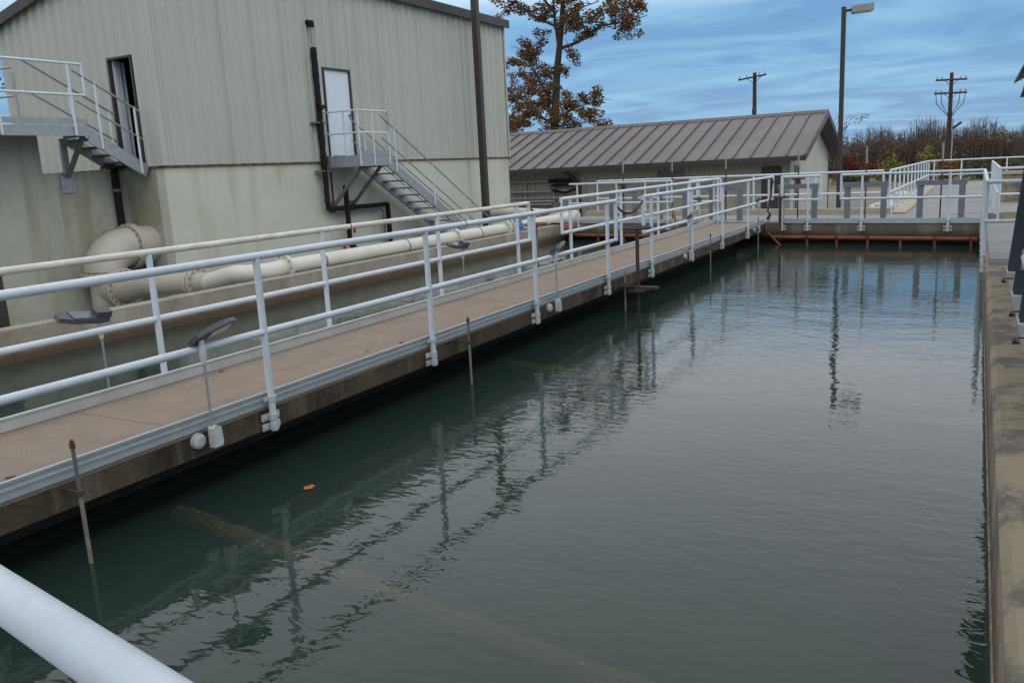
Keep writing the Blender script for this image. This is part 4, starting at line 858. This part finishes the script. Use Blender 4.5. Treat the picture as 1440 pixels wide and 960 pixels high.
# ------------------------------------------------------------ vegetation
def leaves(b, c, r, n, size, flat=.8):
    for _ in range(n):
        while True:
            p = Vector((random.uniform(-1, 1), random.uniform(-1, 1), random.uniform(-1, 1)))
            if p.length < 1: break
        p = Vector(c) + Vector((p.x * r, p.y * r, p.z * r * flat)); s = size * random.uniform(.6, 1.4)
        d = Vector((random.gauss(0, 1), random.gauss(0, 1), random.gauss(0, 1))).normalized(); a, q = frame_of(d); i = len(b.v)
        b.v += [tuple(p + a * s), tuple(p + q * s * .6), tuple(p - a * s), tuple(p - q * s * .6 + d * s * .25)]; b.f.append((i, i + 1, i + 2, i + 3))
def limb(b, pts, r0, r1, n=7):
    m = len(pts); b.tube(pts, [r0 + (r1 - r0) * i / (m - 1) for i in range(m)], n, True)
T = thing('oak_tree', (60, 28.9, GR), 'tall oak with sparse brown autumn leaves behind the low building', 'tree', 'trees')
def pl(l, dep=0.0): return [(60 + dep * i + (random.uniform(-.2, .2) if i else 0), y, z) for i, (y, z) in enumerate(l)]
tb = MB(); limb(tb, [(60, 28.95, GR)] + pl([(28.8, 4.0), (28.6, 6.6), (28.4, 8.7), (28.1, 10.4), (27.8, 12.2), (27.6, 13.6), (27.3, 15.6), (27.0, 17.5)]), .36, .10, 10); tb.build('trunk', 'bark', T)
limbs = [([(28.1, 10.4), (28.3, 12.2), (28.5, 13.7), (28.8, 16.3)], .17, 0), ([(28.2, 10.2), (26.7, 10.6), (25.8, 11.2), (25.2, 11.6), (23.3, 11.7), (21.7, 12.0)], .13, .3), ([(28.2, 11.8), (29.6, 12.5), (30.9, 13.4), (32.9, 14.2)], .11, -.3),
         ([(28.7, 4.9), (29.8, 5.2), (30.8, 5.7), (31.9, 6.3)], .10, .4), ([(28.7, 6.1), (29.7, 8.0), (30.3, 9.4), (30.8, 10.5)], .11, -.3), ([(28.6, 5.1), (27.2, 5.9), (25.2, 6.3)], .09, .4), ([(28.7, 4.5), (27.5, 4.6), (25.2, 4.7)], .08, -.4),
         ([(27.6, 13.4), (25.4, 13.8), (22.7, 13.9)], .10, .2), ([(28.3, 12.7), (30.1, 15.0), (31.8, 16.2)], .10, -.2), ([(27.8, 12.1), (26.3, 12.7), (24.4, 13.0)], .09, -.5)]
for l, r_, dep in limbs:
    b = MB(); p3 = pl(l, dep); limb(b, p3, r_, .025)
    for _ in range(10):
        i = random.randrange(1, len(p3)); p = Vector(p3[i]).lerp(Vector(p3[i - 1]), random.random()); q = p + Vector((random.uniform(-.9, .9), random.uniform(-.9, .9), random.uniform(-.1, .9)))
        limb(b, [p, p.lerp(q, .5) + Vector((0, 0, .1)), q], .035, .008, 4)
    b.build('limb', 'bark', T)
clus = [(31.3, 9.4, 1.11), (30.3, 10.1, 1.0), (30.8, 10.9, .56), (29.5, 11.2, .56), (29.8, 8.3, 1.33), (31.4, 7.4, 1.33), (32.1, 6.2, 1.0), (30.2, 6.2, 1.56), (29.2, 7.6, 1.11), (31.2, 5.0, 1.22), (29.3, 4.8, 1.0), (32.5, 4.8, .83), (27.5, 6.0, 1.11), (26.6, 6.2, 1.0), (25.2, 6.4, .67), (27.5, 4.8, 1.0), (25.9, 5.0, .78), (24.9, 4.4, .44), (28.0, 8.6, .5), (27.1, 9.7, .56),
        (32.2, 13.9, 1.0), (31.0, 13.5, .72), (29.3, 12.5, .72), (27.2, 12.0, 1.11), (25.5, 12.1, 1.33), (23.8, 12.2, 1.33), (22.5, 12.0, 1.11), (22.6, 11.1, .67), (26.1, 11.1, .72), (21.7, 12.5, .67), (28.9, 13.8, 1.11), (24.3, 13.8, 1.39), (27.1, 14.5, 1.67), (30.6, 15.1, 1.39), (28.8, 16.3, 1.94), (25.4, 15.8, 1.94)]
cr = MB()
for y, z, r_ in clus:
    for _ in range(int(9 * r_ * r_) + 3):
        o_ = Vector((random.gauss(0, .5), random.gauss(0, .45), random.gauss(0, .45))) * r_
        leaves(cr, (60 + o_.x * 1.5, y + o_.y, z + o_.z), .42, 60, .095)
cr.build('crown', 'oak_leaf', T, smooth=False)
T = thing('edge_tree', (34, 52, GR), 'brown leaved tree glimpsed past the left end of the tall building', 'tree', 'trees')
b = MB(); limb(b, [(34, 52, GR), (34, 52.2, 4), (34.3, 52.4, 8), (34, 52, 12)], .3, .06, 8); b.build('trunk', 'bark', T)
b = MB()
for _ in range(60): leaves(b, (34 + random.gauss(0, 2), 51 + random.gauss(0, 2.2), random.uniform(1.5, 12)), .55, 24, .13)
b.build('crown', 'oak_leaf', T, smooth=False)

# brush thicket
st = MB(); tops = []
for i in range(9000):
    x = 88 + random.random() ** 1.5 * 22; y = random.uniform(-32, 42)
    h = (4.35 + 1.0 * math.sin(y * .35) * .35 + .5 * math.sin(y * 1.3 + 2)) * random.uniform(.62, 1.08)
    lx, ly = random.gauss(0, .35), random.gauss(0, .35); r_ = random.uniform(.02, .06)
    p = Vector((x, y, GR)); q = Vector((x + lx, y + ly, GR + h)); k = len(st.v)
    for ang in (0, 2.09, 4.19): st.v.append((p.x + r_ * math.cos(ang), p.y + r_ * math.sin(ang), p.z))
    for ang in (0, 2.09, 4.19): st.v.append((q.x + .008 * math.cos(ang), q.y + .008 * math.sin(ang), q.z))
    st.f += [(k, k + 1, k + 4, k + 3), (k + 1, k + 2, k + 5, k + 4), (k + 2, k, k + 3, k + 5)]
    for _ in range(4):
        s_ = p.lerp(q, random.uniform(.35, .95)); e = s_ + Vector((random.gauss(0, .35), random.gauss(0, .35), random.uniform(.2, .7))); k = len(st.v)
        st.v += [tuple(s_ + Vector((0, -.022, 0))), tuple(s_ + Vector((0, .022, 0))), tuple(e)]; st.f.append((k, k + 1, k + 2))
stuff(tag(st.build('thicket', 'brush', smooth=False), 'dense brown bare thicket along the horizon', 'thicket'))
fl = MB()
for i in range(2600): leaves(fl, (87 + random.random() * 14, random.uniform(-32, 42), GR + random.uniform(.1, 3.3)), .7, 10, .13)
stuff(tag(fl.build('undergrowth', 'brush', smooth=False), 'low brown undergrowth filling the thicket', 'undergrowth'))
def bush(x, y, rx, rz, m, label, n=45, sz_=.10):
    t = thing('bush', (x, y, GR), label, 'bush', 'bushes before the thicket'); b = MB(); s = MB()
    for _ in range(7): limb(s, [(x, y, GR), (x + random.gauss(0, rx * .35), y + random.gauss(0, rx * .35), GR + rz * .9), (x + random.gauss(0, rx * .6), y + random.gauss(0, rx * .6), GR + rz * 1.7)], .04, .01, 4)
    s.build('stems', 'bark', t)
    for _ in range(n):
        a = random.random() * 6.283; q = random.random() ** .6
        leaves(b, (x + math.cos(a) * rx * q, y + math.sin(a) * rx * q, GR + rz * (.2 + 1.7 * random.random() * (1.1 - .5 * q))), .32, 20, sz_)
    b.build('foliage', m, t, smooth=False)
bush(75, 9.4, .9, 1.25, 'red_leaf', 'dark red bush right of the light pole'); bush(75.5, 7.9, 1.1, .95, 'red_leaf', 'spreading dark red bush left of the yellow bush')
bush(74.5, 6.1, .9, 1.05, 'yellow_leaf', 'yellow green bush beside the red bushes'); bush(75, 5.6, .9, .7, 'yellow_leaf', 'low yellow green bush behind the apron railing')
bush(77, 3.6, .7, 1.4, 'yellow_leaf', 'taller yellow bush left of the two armed utility pole'); bush(72, -.3, 1.5, .75, 'green_leaf', 'dull green bush right of the two armed utility pole')
bush(73, 1.9, .5, .85, 'orange_leaves', 'small orange bush at the foot of the two armed utility pole'); bush(73, -3.4, 1.6, .8, 'green_leaf', 'dull green bush at the right picture edge')
bush(70, 10.9, .5, 1.05, 'orange_leaves', 'orange bush just behind the low building corner'); bush(70, 8.6, 1.2, .55, 'green_leaf', 'low green scrub below the red bushes'); bush(71, 4.2, 1.3, .5, 'green_leaf', 'low green scrub below the yellow bushes')
T = thing('bare_sapling', (82, 11.5, GR), 'thin bare sapling bending right beside the light pole', 'tree', 'trees')
b = MB()
for i in range(7):
    y = 11.6 + random.uniform(-.5, .5); e = Vector((82, y - random.uniform(.6, 2.4), random.uniform(3.6, 5.4))); limb(b, [(82, y, GR), (82, y - .1, 2.0), Vector((82, y - .3, 3.0)).lerp(e, .4), e], .06, .012, 5)
    for _ in range(5): p = Vector((82, y - .2, 3)).lerp(e, random.random()); limb(b, [p, p + Vector((random.uniform(-.3, .3), random.uniform(-.6, .3), random.uniform(.1, .6)))], .02, .006, 4)
b.build('trunk', 'bark', T)
b = MB(); leaves(b, (82, 9.0, 4.4), .5, 60, .07); leaves(b, (82, 9.6, 4.2), .4, 40, .07); b.build('crown', 'green_leaf', T, smooth=False)
# white riprap
rk = MB()
for i in range(150):
    x = random.uniform(24, 44); y = 2.0 + random.uniform(.2, 1.6) ; r_ = random.uniform(.08, .26); z = GR + .35 + (3.4 - y) * .12; k = len(rk.v); n = 7
    c = Vector((x, y, z))
    for lv, (rr, zz) in enumerate(((.6, -.6), (1, -.1), (.75, .45), (.2, .7))):
        for j in range(n): a = j * 6.283 / n + lv * .3; q = rr * r_ * random.uniform(.75, 1.2); rk.v.append((c.x + q * math.cos(a), c.y + q * math.sin(a), c.z + zz * r_))
    for lv in range(3):
        for j in range(n): rk.f.append((k + lv * n + j, k + lv * n + (j + 1) % n, k + (lv + 1) * n + (j + 1) % n, k + (lv + 1) * n + j))
    rk.f.append(tuple(k + 3 * n + j for j in range(n)))
stuff(tag(rk.build('riprap', 'stone', smooth=False), 'white riprap stones along the left edge of the apron', 'stones'))
structure(MB().plan([(23.4, 1.84), (46, 1.84), (46, 3.9), (23.9, 3.9)], -.9, -.62).build('riprap_bank', 'gravel', smooth=False))

for o in scene.objects:
    if '_o' in o: del o['_o']
